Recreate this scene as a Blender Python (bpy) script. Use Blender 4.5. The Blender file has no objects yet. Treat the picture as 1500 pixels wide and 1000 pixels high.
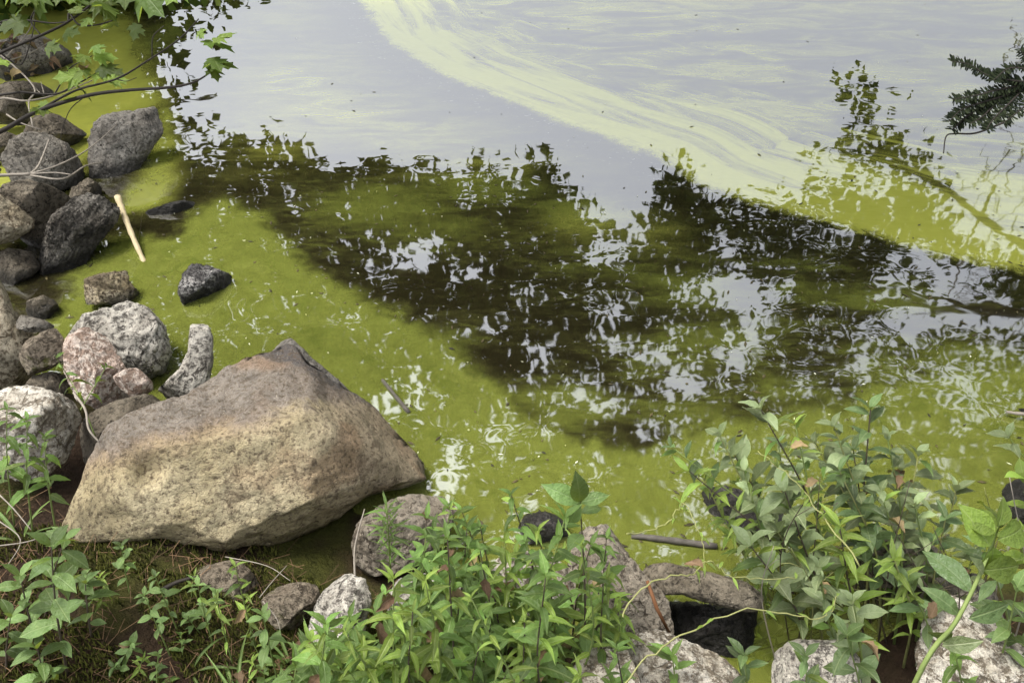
import bpy, bmesh, math, random
import numpy as np
from mathutils import Vector, Matrix, noise as mn

random.seed(7); np.random.seed(7)
scene = bpy.context.scene
COL = scene.collection
R = math.radians

# ------------------------------------------------------------------ camera, world, sun, exposure
H, PITCH, LENS = 2.2, 40.0, 27.0
F = LENS / 36.0 * 1500.0
cam = bpy.data.cameras.new('camera'); camo = bpy.data.objects.new('camera', cam); COL.objects.link(camo)
camo.location = (0, 0, H); camo.rotation_euler = (R(90 - PITCH), 0, 0)
cam.lens = LENS; cam.sensor_width = 36; cam.clip_start = 0.05; cam.clip_end = 2000
scene.camera = camo

SUN_EL, SUN_AZ = 66.0, -75.0      # azimuth clockwise from +Y: the veiled sun stands high over the lake
world = bpy.data.worlds.new('World'); scene.world = world; world.use_nodes = True
wn = world.node_tree; wn.nodes.clear()
sky = wn.nodes.new('ShaderNodeTexSky'); sky.sky_type = 'NISHITA'; sky.sun_disc = False
sky.sun_elevation = R(SUN_EL); sky.sun_rotation = R(SUN_AZ); sky.dust_density = 4.0; sky.air_density = 1.0; sky.ozone_density = 1.5
hsv = wn.nodes.new('ShaderNodeHueSaturation'); hsv.inputs['Saturation'].default_value = 0.23
bg = wn.nodes.new('ShaderNodeBackground'); bg.inputs['Strength'].default_value = 0.15
wo = wn.nodes.new('ShaderNodeOutputWorld')
wn.links.new(sky.outputs[0], hsv.inputs['Color']); wn.links.new(hsv.outputs[0], bg.inputs['Color']); wn.links.new(bg.outputs[0], wo.inputs[0])

sun = bpy.data.lights.new('sun', 'SUN'); sun.energy = 1.3; sun.angle = R(20); sun.color = (1.0, 0.95, 0.86)
suno = bpy.data.objects.new('sun', sun); COL.objects.link(suno)
az, el = R(SUN_AZ), R(SUN_EL)
sdir = Vector((math.sin(az) * math.cos(el), math.cos(az) * math.cos(el), math.sin(el)))
suno.rotation_euler = (-sdir).to_track_quat('-Z', 'Y').to_euler(); suno.location = sdir * 30

scene.view_settings.view_transform = 'Standard'; scene.view_settings.look = 'None'
scene.view_settings.exposure = 1.36; scene.view_settings.gamma = 1.0
scene.view_settings.use_curve_mapping = False
scene.render.engine = 'CYCLES'
scene.cycles.use_denoising = True
scene.cycles.max_bounces = 6; scene.cycles.diffuse_bounces = 3; scene.cycles.glossy_bounces = 3
scene.cycles.transmission_bounces = 3; scene.cycles.caustics_reflective = False; scene.cycles.caustics_refractive = False

# ------------------------------------------------------------------ helpers
cp, sp_ = math.cos(R(PITCH)), math.sin(R(PITCH))
CAM = Vector((0, 0, H))
def ray(px, py):
    a, b = (px - 750.0) / F, -(py - 500.0) / F
    return Vector((a, cp + b * sp_, -sp_ + b * cp))
def at(px, py, z=0.0):
    d = ray(px, py); return CAM + d * ((z - H) / d.z)
def wp(px, py, t):
    return CAM + ray(px, py) * t
def refl(px, py, Y):                      # the point over the water whose mirror image is seen at px, py
    d = ray(px, py); t = Y / d.y
    return Vector((d.x * t, Y, -H - d.z * t))

def tag(o, label=None, cat=None, group=None, kind=None):
    if label: o['label'] = label
    if cat: o['category'] = cat
    if group: o['group'] = group
    if kind: o['kind'] = kind
    return o
def mesh(name, verts, faces, mat=None, smooth=True):
    m = bpy.data.meshes.new(name)
    m.from_pydata([tuple(v) for v in verts], [], [tuple(f) for f in faces])
    if mat: m.materials.append(mat)
    if smooth: m.polygons.foreach_set('use_smooth', [True] * len(m.polygons))
    m.update(); return m
def npmesh(name, V, Fq, mat=None, smooth=True):
    V = np.asarray(V, dtype=np.float32); Fq = np.asarray(Fq, dtype=np.int32)
    m = bpy.data.meshes.new(name); k = Fq.shape[1]
    m.vertices.add(len(V)); m.vertices.foreach_set('co', V.ravel())
    m.loops.add(Fq.size); m.loops.foreach_set('vertex_index', Fq.ravel())
    m.polygons.add(len(Fq)); m.polygons.foreach_set('loop_start', np.arange(0, Fq.size, k, dtype=np.int32))
    m.polygons.foreach_set('loop_total', np.full(len(Fq), k, dtype=np.int32))
    if mat: m.materials.append(mat)
    m.update(calc_edges=True); m.validate()
    m.polygons.foreach_set('use_smooth', [smooth] * len(m.polygons))
    return m
def obj(name, m, parent=None, loc=None):
    o = bpy.data.objects.new(name, m); COL.objects.link(o)
    if parent: o.parent = parent
    if loc is not None: o.location = loc
    return o
def empty(name, loc):
    o = bpy.data.objects.new(name, None); COL.objects.link(o); o.location = loc
    o.empty_display_size = 0.05; return o

def tube(pts, rads, V, Fc, sides=6):
    n = len(pts); base = len(V); prev = None
    for i, p in enumerate(pts):
        t = (pts[min(i + 1, n - 1)] - pts[max(i - 1, 0)])
        t = t.normalized() if t.length > 1e-9 else Vector((0, 0, 1))
        if prev is None:
            a = t.cross(Vector((0.31, 0.2, 0.93)))
            if a.length < 1e-3: a = t.cross(Vector((1, 0, 0)))
            a.normalize()
        else:
            a = prev - t * prev.dot(t)
            a = a.normalized() if a.length > 1e-6 else t.orthogonal().normalized()
        prev = a; b = t.cross(a)
        for k in range(sides):
            w = 2 * math.pi * k / sides
            V.append(p + (a * math.cos(w) + b * math.sin(w)) * rads[i])
    for i in range(n - 1):
        for k in range(sides):
            k2 = (k + 1) % sides
            Fc.append((base + i * sides + k, base + i * sides + k2, base + (i + 1) * sides + k2, base + (i + 1) * sides + k))
    Fc.append(tuple(base + k for k in range(sides))[::-1]); Fc.append(tuple(base + (n - 1) * sides + k for k in range(sides)))
def spline(pts, n=6):
    out = []; P = [pts[0] * 2 - pts[1]] + list(pts) + [pts[-1] * 2 - pts[-2]]
    for i in range(1, len(P) - 2):
        for k in range(n):
            t = k / n
            out.append(0.5 * ((2 * P[i]) + (P[i + 1] - P[i - 1]) * t + (2 * P[i - 1] - 5 * P[i] + 4 * P[i + 1] - P[i + 2]) * t * t + (3 * P[i] - P[i - 1] - 3 * P[i + 1] + P[i + 2]) * t ** 3))
    out.append(P[-2].copy()); return out
def lerps(a, b, n): return [a + (b - a) * i / (n - 1) for i in range(n)]

# ---- node helpers
class NT:
    def __init__(s, name):
        s.m = bpy.data.materials.new(name); s.m.use_nodes = True; s.t = s.m.node_tree; s.t.nodes.clear()
        s.out = s.t.nodes.new('ShaderNodeOutputMaterial')
    def n(s, typ, ins=None, **kw):
        nd = s.t.nodes.new('ShaderNode' + typ)
        for k, v in kw.items(): setattr(nd, k, v)
        for k, v in (ins or {}).items(): s.set(nd.inputs[k], v)
        return nd
    def set(s, sock, v):
        if isinstance(v, bpy.types.NodeSocket): s.t.links.new(v, sock)
        elif isinstance(v, bpy.types.Node): s.t.links.new(v.outputs[0], sock)
        elif isinstance(v, (tuple, list)) and len(v) == 3 and sock.type == 'RGBA': sock.default_value = (*v, 1)
        else: sock.default_value = v
    def math(s, op, a, b=0.0, c=0.0):
        return s.n('Math', {0: a, 1: b, 2: c}, operation=op).outputs[0]
    def mapr(s, v, a, b, c=0.0, d=1.0, smooth=True):
        return s.n('MapRange', {0: v, 1: a, 2: b, 3: c, 4: d}, interpolation_type='SMOOTHSTEP' if smooth else 'LINEAR').outputs[0]
    def mix(s, f, a, b, blend='MIX'):
        nd = s.n('Mix', data_type='RGBA', blend_type=blend)
        s.set(nd.inputs[0], f); s.set(nd.inputs[6], a); s.set(nd.inputs[7], b); return nd.outputs[2]
    def noise(s, vec, scale, detail=4, rough=0.55, dist=0.0):
        return s.n('TexNoise', {'Vector': vec, 'Scale': scale, 'Detail': detail, 'Roughness': rough, 'Distortion': dist}).outputs[0]
    def mapping(s, vec, scale=(1, 1, 1), rot=(0, 0, 0), loc=(0, 0, 0)):
        return s.n('Mapping', {'Vector': vec, 'Scale': scale, 'Rotation': rot, 'Location': loc}).outputs[0]
    def coord(s, which='Object'): return s.n('TexCoord').outputs[which]
    def attr(s, name): return s.n('Attribute', attribute_name=name).outputs['Fac']
    def bump(s, h, strength=0.5, dist=0.01, normal=None):
        nd = s.n('Bump', {'Height': h, 'Strength': strength, 'Distance': dist})
        if normal is not None: s.set(nd.inputs['Normal'], normal)
        return nd.outputs[0]
    def principled(s, color, rough=0.8, normal=None, spec=0.3):
        p = s.n('BsdfPrincipled', {'Base Color': color, 'Roughness': rough, 'Specular IOR Level': spec})
        if normal is not None: s.set(p.inputs['Normal'], normal)
        s.t.links.new(p.outputs[0], s.out.inputs[0]); return p

# ------------------------------------------------------------------ geometry of shore
def W2(l, z=0.0): return np.array([[at(x, y, z).x, at(x, y, z).y] for x, y in l])
SHORE = np.vstack([[[-60, 45], [-14, 15], [-7.5, 10.2]],
                   W2([(-60, 40), (-10, 150), (0, 260), (-20, 330), (10, 425), (40, 520), (200, 600), (330, 640), (480, 700), (600, 790), (700, 850),
                       (850, 890), (960, 930), (1040, 985), (1130, 1010), (1230, 960), (1310, 910), (1440, 850), (1520, 790)]),
                   [[3.0, 2.35], [4.2, 3.2], [6.2, 5.0], [9.5, 6.2], [25, 9], [60, 12]]])
def polyline_sd(P, L):
    best = np.full(len(P), 1e9); sgn = np.ones(len(P)); arc = np.zeros(len(P)); acc = 0.0
    for i in range(len(L) - 1):
        a, b = L[i], L[i + 1]; ab = b - a; ln = np.hypot(*ab)
        t = np.clip(((P - a) @ ab) / (ln * ln), 0, 1)
        q = a + t[:, None] * ab; d = np.hypot(*(P - q).T)
        cr = ab[0] * (P[:, 1] - a[1]) - ab[1] * (P[:, 0] - a[0])
        m = d < best - 1e-9
        best[m] = d[m]; sgn[m] = np.sign(cr[m]); arc[m] = acc + t[m] * ln; acc += ln
    return best * sgn, arc
def poly_sd(P, poly):
    poly = np.asarray(poly); n = len(poly); best = np.full(len(P), 1e9); inside = np.zeros(len(P), bool)
    for i in range(n):
        a, b = poly[i], poly[(i + 1) % n]; ab = b - a
        t = np.clip(((P - a) @ ab) / max(ab @ ab, 1e-9), 0, 1)
        best = np.minimum(best, np.hypot(*(P - a - t[:, None] * ab).T))
        c = ((a[1] > P[:, 1]) != (b[1] > P[:, 1])) & (P[:, 0] < (b[0] - a[0]) * (P[:, 1] - a[1]) / (b[1] - a[1] + 1e-12) + a[0])
        inside ^= c
    return np.where(inside, best, -best)
def terrain(P):
    P = np.atleast_2d(np.asarray(P, dtype=float)); d, _ = polyline_sd(P, SHORE); s = -d      # inland positive
    z = np.where(s > 0, 0.60 * (1 - np.exp(-(np.maximum(s, 0) / 1.1) ** 1.5)) + 0.02 * np.maximum(s - 3, 0), 0.55 * (np.exp(np.minimum(s, 0) / 0.9) - 1) + 0.05 * np.maximum(np.minimum(s, 0), -25))
    w = np.clip(s * 3 + .4, 0, 1)
    z = z + w * (0.035 * np.sin(P[:, 0] * 5.1 + P[:, 1] * 3.3) * np.sin(P[:, 1] * 6.7 - P[:, 0] * 2.1) + 0.015 * np.sin(P[:, 0] * 17 + 1) * np.sin(P[:, 1] * 19))
    return z
_gx, _gy = np.arange(-6, 6.01, .05), np.arange(-.6, 8.01, .05)
_GX, _GY = np.meshgrid(_gx, _gy); _GZ = terrain(np.stack([_GX.ravel(), _GY.ravel()], 1)).reshape(_GX.shape)
def tz(x, y):
    fx, fy = (x + 6) / .05, (y + .6) / .05
    if not (0 <= fx < len(_gx) - 1 and 0 <= fy < len(_gy) - 1): return float(terrain([[x, y]])[0])
    i, j = int(fx), int(fy); u, v = fx - i, fy - j
    return float((_GZ[j, i] * (1 - u) + _GZ[j, i + 1] * u) * (1 - v) + (_GZ[j + 1, i] * (1 - u) + _GZ[j + 1, i + 1] * u) * v)
def axis(lo, hi, step, far, growth=1.35):
    a = list(np.arange(lo, hi + 1e-6, step)); s = step
    while a[-1] < far: s *= growth; a.append(a[-1] + s)
    s = step
    while a[0] > -far: s *= growth; a.insert(0, a[0] - s)
    return np.array(a)
def grid(xs, ys):
    X, Y = np.meshgrid(xs, ys); nx, ny = len(xs), len(ys)
    i = np.arange(nx * ny).reshape(ny, nx)
    Fq = np.stack([i[:-1, :-1], i[:-1, 1:], i[1:, 1:], i[1:, :-1]], -1).reshape(-1, 4)
    return X.ravel(), Y.ravel(), Fq

# ------------------------------------------------------------------ ground
g = NT('bank_soil'); co = g.coord()
nz = g.noise(co, 5, 6, .65); nz2 = g.noise(co, 45, 5, .7); nz3 = g.noise(co, 2.2, 3, .5)
soil = g.mix(nz2, (0.010, 0.007, 0.005), (0.065, 0.04, 0.024))
soil = g.mix(g.mapr(nz, .5, .7), soil, (0.036, 0.025, 0.014))
soil = g.mix(g.mapr(nz3, .46, .60), soil, g.mix(nz2, (0.02, 0.024, 0.006), (0.085, 0.085, 0.018)))
g.principled(soil, .95, g.bump(nz2, .9, .03, g.bump(nz, .6, .05)), .15)
xs, ys = axis(-6, 6, .05, 300), axis(-0.6, 8, .05, 300)
X, Y, Fq = grid(xs, ys)
ground = obj('ground', npmesh('ground', np.stack([X, Y, terrain(np.stack([X, Y], 1))], 1), Fq, g.m)); tag(ground, kind='structure')

# ------------------------------------------------------------------ water with bloom
A1 = W2([(60, 470), (95, 400), (170, 345), (245, 345), (285, 300), (335, 283), (392, 315), (440, 365), (490, 405), (560, 438), (640, 478), (700, 520), (738, 560), (770, 600), (840, 632),
         (950, 640), (1040, 605), (1130, 600), (1200, 588), (1260, 555), (1330, 545), (1420, 530), (1500, 525), (1800, 500), (2000, 900), (1300, 1200), (400, 1200), (0, 700)])
A2 = W2([(170, 315), (205, 240), (225, 185), (240, 150), (258, 165), (266, 230), (268, 262), (245, 300), (210, 312)])
A3 = W2([(-400, -90), (140, -90), (185, 0), (205, 80), (235, 120), (242, 150), (205, 165), (130, 230), (60, 320), (-400, 320)])
EDGE = W2([(470, -110), (505, -30), (560, 60), (640, 110), (740, 150), (840, 190), (960, 230), (1010, 268), (1130, 310), (1250, 340), (1370, 380), (1500, 402), (1700, 420), (2100, 400)])
xs, ys = axis(-7, 8, .05, 450), axis(0.4, 10, .05, 450)
X, Y, Fq = grid(xs, ys); P = np.stack([X, Y], 1)
wm = npmesh('water', np.stack([X, Y, np.zeros_like(X)], 1), Fq)
sd_bank = np.maximum.reduce([poly_sd(P, a) for a in (A1, A2, A3)])
sd_edge, arc = polyline_sd(P, EDGE)
# thin cloudy patches in the open water: blobs (px, py, rx, ry, amount)
cl = np.zeros(len(P))
for (px, py, rx, ry, am) in [(560, 300, 120, 34, .75), (700, 275, 110, 30, .7), (850, 310, 80, 28, .7), (600, 330, 170, 40, .4), (900, 380, 130, 40, .35), (1000, 420, 90, 40, .6), (1060, 500, 120, 45, .55), (980, 520, 110, 50, .5),
                             (1180, 430, 70, 25, .5), (1290, 435, 90, 25, .8), (1180, 390, 60, 16, .35), (1440, 540, 120, 50, .8), (1300, 540, 90, 40, .6), (640, 500, 50, 30, .4), (830, 590, 90, 40, .7), (500, 330, 60, 40, .35),
                             (230, 60, 40, 60, .55), (330, 200, 60, 40, .25), (1150, 570, 90, 40, .5), (1000, 600, 100, 40, .5), (1430, 590, 70, 25, .35), (450, 130, 110, 50, .34), (560, 190, 120, 28, .3), (640, 215, 120, 25, .25)]:
    c = at(px, py); ex = abs(at(px + rx, py).x - at(px - rx, py).x) / 2; ey = abs(at(px, py - ry).y - at(px, py + ry).y) / 2
    cl = np.maximum(cl, am * np.exp(-(((X - c.x) / ex) ** 2 + ((Y - c.y) / ey) ** 2)))
hz = np.zeros(len(P))
for (px, py, rx, ry, am) in [(440, 110, 90, 45, .5), (500, 160, 120, 30, .45), (600, 195, 110, 22, .4), (420, 200, 60, 40, .35), (690, 240, 120, 22, .35), (880, 330, 70, 25, .4), (940, 345, 60, 22, .4), (400, 40, 70, 40, .3)]:
    c = at(px, py); ex = abs(at(px + rx, py).x - at(px - rx, py).x) / 2; ey = abs(at(px, py - ry).y - at(px, py + ry).y) / 2
    hz = np.maximum(hz, am * np.exp(-(((X - c.x) / ex) ** 2 + ((Y - c.y) / ey) ** 2)))
for nm, arr in (('bank_sd', sd_bank), ('edge_sd', sd_edge), ('edge_arc', arc), ('cloud', cl), ('haze_scum', hz), ('scum', np.clip(np.maximum(np.where(poly_sd(P, A3) > -.3, np.clip((poly_sd(P, A3) + .12) / .3, 0, 1) * .75, 0), np.clip((poly_sd(P, A2) + .05) / .12, 0, 1) * .28), 0, 1))):
    wm.attributes.new(nm, 'FLOAT', 'POINT').data.foreach_set('value', arr.astype(np.float32))
w = NT('algae_water'); co = w.coord()
n1 = w.noise(co, 3.2, 4, .6, .6); n2 = w.noise(co, 14, 5, .65, 1.0); n3 = w.noise(co, 60, 4, .7)
flow = w.mapping(co, (1.0, 3.2, 1), (0, 0, R(-32))); n4 = w.noise(flow, 1.7, 5, .6, 1.4); n5 = w.noise(flow, 7, 5, .6, 1.6)
bank = w.math('ADD', w.attr('bank_sd'), w.math('ADD', w.math('MULTIPLY', w.math('SUBTRACT', n1, .5), .30), w.math('MULTIPLY', w.math('SUBTRACT', n2, .5), .08)))
mb = w.mapr(bank, -.05, .10)
cloud = w.math('ADD', w.attr('cloud'), w.math('MULTIPLY', w.math('SUBTRACT', n4, .5), 1.0))
cloud = w.math('ADD', cloud, w.math('MULTIPLY', w.math('SUBTRACT', n5, .5), 1.0))
mc = w.mapr(cloud, -.12, .70)
# surface slick drifting on the lake: sharp lee edge, streaks trailing behind
es, ea = w.attr('edge_sd'), w.attr('edge_arc')
cv = w.n('CombineXYZ', {0: w.math('MULTIPLY', ea, .55), 1: w.math('MULTIPLY', es, 4.2)}).outputs[0]
st = w.noise(cv, 1.6, 5, .6, .5)
edgej = w.math('ADD', es, w.math('MULTIPLY', w.math('SUBTRACT', n1, .5), .16))
sharp = w.mapr(w.math('ADD', edgej, w.math('MULTIPLY', w.math('SUBTRACT', n2, .5), .16)), -.02, .10)
body = w.mapr(w.math('ADD', w.math('SUBTRACT', edgej, w.mapr(ea, 6.0, 10.0, 0, .45)), w.math('MULTIPLY', w.math('SUBTRACT', st, .5), 3.4)), 1.15, .15)
wisp_m = w.mapping(co, (1.0, 2.6, 1), (0, 0, R(18)))
wn1 = w.noise(wisp_m, 1.5, 6, .66, 1.0)
wisp = w.math('MULTIPLY', w.mapr(wn1, .40, .66), w.mapr(es, 5.0, .3, .22, .7))
slick = w.math('MULTIPLY', sharp, w.math('MAXIMUM', body, wisp))
foam = w.math('MULTIPLY', w.mapr(es, -.55, -.05), w.mapr(es, .03, -.02))
foam = w.math('MULTIPLY', foam, w.mapr(w.noise(flow, 9, 5, .7, 2.0), .60, .70, 0, .5))
dens = w.math('MAXIMUM', w.math('MULTIPLY', mb, .80), w.math('MULTIPLY', mc, .62))
dens = w.math('MULTIPLY', dens, w.mapr(n2, .1, .9, .78, 1.15))
ramp = w.n('ValToRGB', {0: dens}); cr = ramp.color_ramp
for p_, c_ in ((0.0, (0.017, 0.0145, 0.0065)), (.18, (0.037, 0.035, 0.012)), (.45, (0.076, 0.083, 0.018)), (.8, (0.158, 0.180, 0.034)), (1.0, (0.19, 0.213, 0.045))):
    e = cr.elements.new(p_) if p_ not in (0.0, 1.0) else cr.elements[0 if p_ == 0 else -1]
    e.color = (*c_, 1)
col = ramp.outputs[0]
# dark drifting filaments and brown flecks in the shore bloom
fil = w.mapr(w.noise(w.mapping(co, (1, 2.2, 1), (0, 0, R(-35))), 22, 6, .75, 2.5), .60, .72)
zone = w.mapr(w.noise(co, 1.6, 3, .5), .42, .62)
col = w.mix(w.math('MULTIPLY', w.math('MULTIPLY', fil, zone), .55), col, (0.06, 0.075, 0.012))
# flow lines: the bloom is drawn out in bands along the shore
fl = w.math('SINE', w.math('ADD', w.math('MULTIPLY', w.attr('bank_sd'), 34.0), w.math('MULTIPLY', n1, 16.0)))
fl = w.math('MULTIPLY', w.math('MULTIPLY', w.mapr(fl, .35, 1.0), w.mapr(w.noise(co, 2.6, 4, .6, .5), .42, .62)), mb)
col = w.mix(w.math('MULTIPLY', fl, .42), col, (0.075, 0.10, 0.015))
clump = w.math('MULTIPLY', w.mapr(w.noise(co, 5.5, 6, .7, 1.2), .54, .66), mb)
col = w.mix(w.math('MULTIPLY', clump, .40), col, (0.205, 0.225, 0.05))
slick = w.math('MAXIMUM', slick, w.math('MULTIPLY', w.attr('haze_scum'), w.mapr(n4, .35, .65, .25, 1.1)))
slick = w.math('MAXIMUM', slick, w.math('MULTIPLY', w.attr('scum'), w.mapr(n1, .3, .7, .65, 1.0)))
col = w.mix(slick, col, w.mix(n5, (0.38, 0.405, 0.055), (0.48, 0.49, 0.10)))
col = w.mix(foam, col, (0.6, 0.62, 0.55))
# ripples
ring = w.noise(w.mapping(co, (1, 1.3, 1)), 5, 1, .4, .5)
rz = w.mapr(w.noise(co, .9, 2, .5), .40, .62, .25, 1.0)
hgt = w.math('ADD', w.math('MULTIPLY', ring, rz), w.math('MULTIPLY', n3, .006))
nrm = w.bump(hgt, .075, .03)
fr = w.n('Fresnel', {'IOR': 1.33, 'Normal': nrm}).outputs[0]
dif = w.n('BsdfDiffuse', {'Color': col}); glo = w.n('BsdfGlossy', {'Color': (1, 1, 1), 'Roughness': 0.018, 'Normal': nrm})
fac = w.math('ADD', .31, w.math('MULTIPLY', fr, .10))
fac = w.math('MULTIPLY', fac, w.math('SUBTRACT', 1.0, w.math('MULTIPLY', slick, .06)))
ms = w.n('MixShader', {0: fac, 1: dif, 2: glo}); w.t.links.new(ms.outputs[0], w.out.inputs[0])
wm.materials.append(w.m)
water = obj('water', wm); tag(water, kind='structure')

# ------------------------------------------------------------------ rock materials
def rock_mat(name, dark, mid, light, patch=3.0, grain=55, contrast=.14, strata=None, moss=0.0, stain=None, bumpk=1.0, rough=.85, wet=True, zones=None, cracks=.5):
    g = NT(name); co = g.coord()
    a = g.noise(co, patch, 5, .62, .3); b = g.noise(co, grain, 5, .75); c = g.noise(co, grain * 3.2, 3, .7); d = g.noise(co, patch * 4, 5, .7, .6)
    base = g.mix(g.mapr(a, .34, .64), mid, light) if zones is None else zones(g, co, a, d)
    if stain: base = g.mix(g.mapr(g.noise(co, patch * 1.3, 4, .6, .8), .55, .72), base, stain)
    # weathering cracks: warped cell borders
    wv = g.n('VectorMath', {0: co, 1: g.n('VectorMath', {0: g.n('TexNoise', {'Vector': co, 'Scale': patch * 2, 'Detail': 3}).outputs['Color'], 3: .22}, operation='SCALE').outputs[0]}, operation='ADD').outputs[0]
    ve = g.n('TexVoronoi', {'Vector': wv, 'Scale': patch * 1.4}, feature='DISTANCE_TO_EDGE').outputs['Distance']
    ck = g.math('MULTIPLY', g.mapr(ve, .035, .004), g.mapr(d, .46, .64, 0, cracks))
    base = g.mix(g.math('MULTIPLY', ck, .8), base, dark)
    b = g.math('SUBTRACT', b, g.math('MULTIPLY', ck, .8))
    h = b
    if strata:
        n_, sc = strata
        sv = g.mapping(co, (1, 1, 1), n_); sx = g.mapping(sv, (.25, .25, 1.0))
        s1 = g.noise(sx, sc, 5, .65, .6)
        base = g.mix(g.mapr(s1, .44, .58), g.mix(.75, base, dark), base)
        h = g.math('ADD', g.math('MULTIPLY', s1, 1.4), b)
    base = g.mix(g.mapr(b, .535, .535 - 1.5 * contrast, 0, .92), base, dark)  # dark mineral speckle in the bump's pits, partly relief shade put into the colour
    base = g.mix(g.mapr(c, .58, .72, 0, .55), base, light)
    base = g.mix(g.mapr(d, .54, .68, 0, .62), base, dark)
    if moss: base = g.mix(g.mapr(g.noise(co, 7, 5, .7, .5), .62 - moss * .2, .74 - moss * .2), base, g.mix(c, (.03, .035, .008), (.11, .105, .025)))
    rg = rough
    if wet:      # water line: soaked rock just above the lake
        z = g.n('SeparateXYZ', {0: g.n('NewGeometry').outputs['Position']}).outputs[2]
        wm_ = g.mapr(g.math('ADD', z, g.math('MULTIPLY', a, -.06)), .06, .005)
        base = g.mix(wm_, base, g.mix(.8, base, (.012, .011, .008))); rg = g.mapr(wm_, 0, 1, rough, .35)
    n_ = g.bump(h, 1.0 * bumpk, .016, g.bump(d, .9 * bumpk, .04))
    g.principled(base, rg, n_, .3); return g.m
M = {}
M['greybrown'] = rock_mat('greybrown_rock', (.032, .027, .02), (.165, .146, .118), (.36, .33, .28), 5, 45)
M['slab'] = rock_mat('slab_rock', (.05, .044, .036), (.19, .17, .142), (.36, .335, .295), 5, 55, .13)
M['darkbrown'] = rock_mat('dark_brown_rock', (.018, .014, .009), (.115, .094, .066), (.28, .24, .18), 6, 42)
M['tan'] = rock_mat('tan_rock', (.10, .075, .045), (.32, .265, .175), (.50, .44, .33), 4, 50, .1, stain=(.16, .12, .07))
M['block'] = rock_mat('layered_tan_rock', (.07, .05, .03), (.50, .40, .23), (.62, .54, .40), 5, 60, .10, strata=((R(35), 0, R(8)), 16))
M['speckle'] = rock_mat('speckled_white_rock', (.06, .052, .043), (.40, .365, .31), (.66, .62, .54), 5, 38, .09)
M['pink'] = rock_mat('pink_quartz_rock', (.22, .15, .11), (.54, .42, .35), (.70, .63, .55), 5, 30, .06, stain=(.30, .19, .15))
M['white'] = rock_mat('white_rock', (.12, .095, .065), (.42, .37, .29), (.70, .66, .58), 5, 30, .08, stain=(.24, .19, .125))
M['banded'] = rock_mat('banded_rock', (.022, .02, .02), (.50, .47, .44), (.70, .68, .65), 5, 70, .05, strata=((R(50), R(-15), 0), 17), bumpk=1.3)
M['strata'] = rock_mat('ridged_rock', (.02, .017, .013), (.16, .14, .112), (.40, .37, .32), 5, 60, .12, strata=((R(15), R(58), R(35)), 26), bumpk=1.6)
M['mossy'] = rock_mat('mossy_brown_rock', (.045, .034, .022), (.20, .16, .115), (.33, .28, .21), 5, 50, .1, moss=.5)
M['brown'] = rock_mat('brown_grey_rock', (.06, .047, .034), (.225, .188, .14), (.37, .325, .26), 5, 50, .12, moss=.12)
M['wet_and_shade'] = rock_mat('wet_and_shade_rock', (.008, .007, .006), (.028, .024, .019), (.13, .12, .11), 6, 45, .08, rough=.45)  # black of the wet stones, also the painted shade of the slab's hollow

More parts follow.
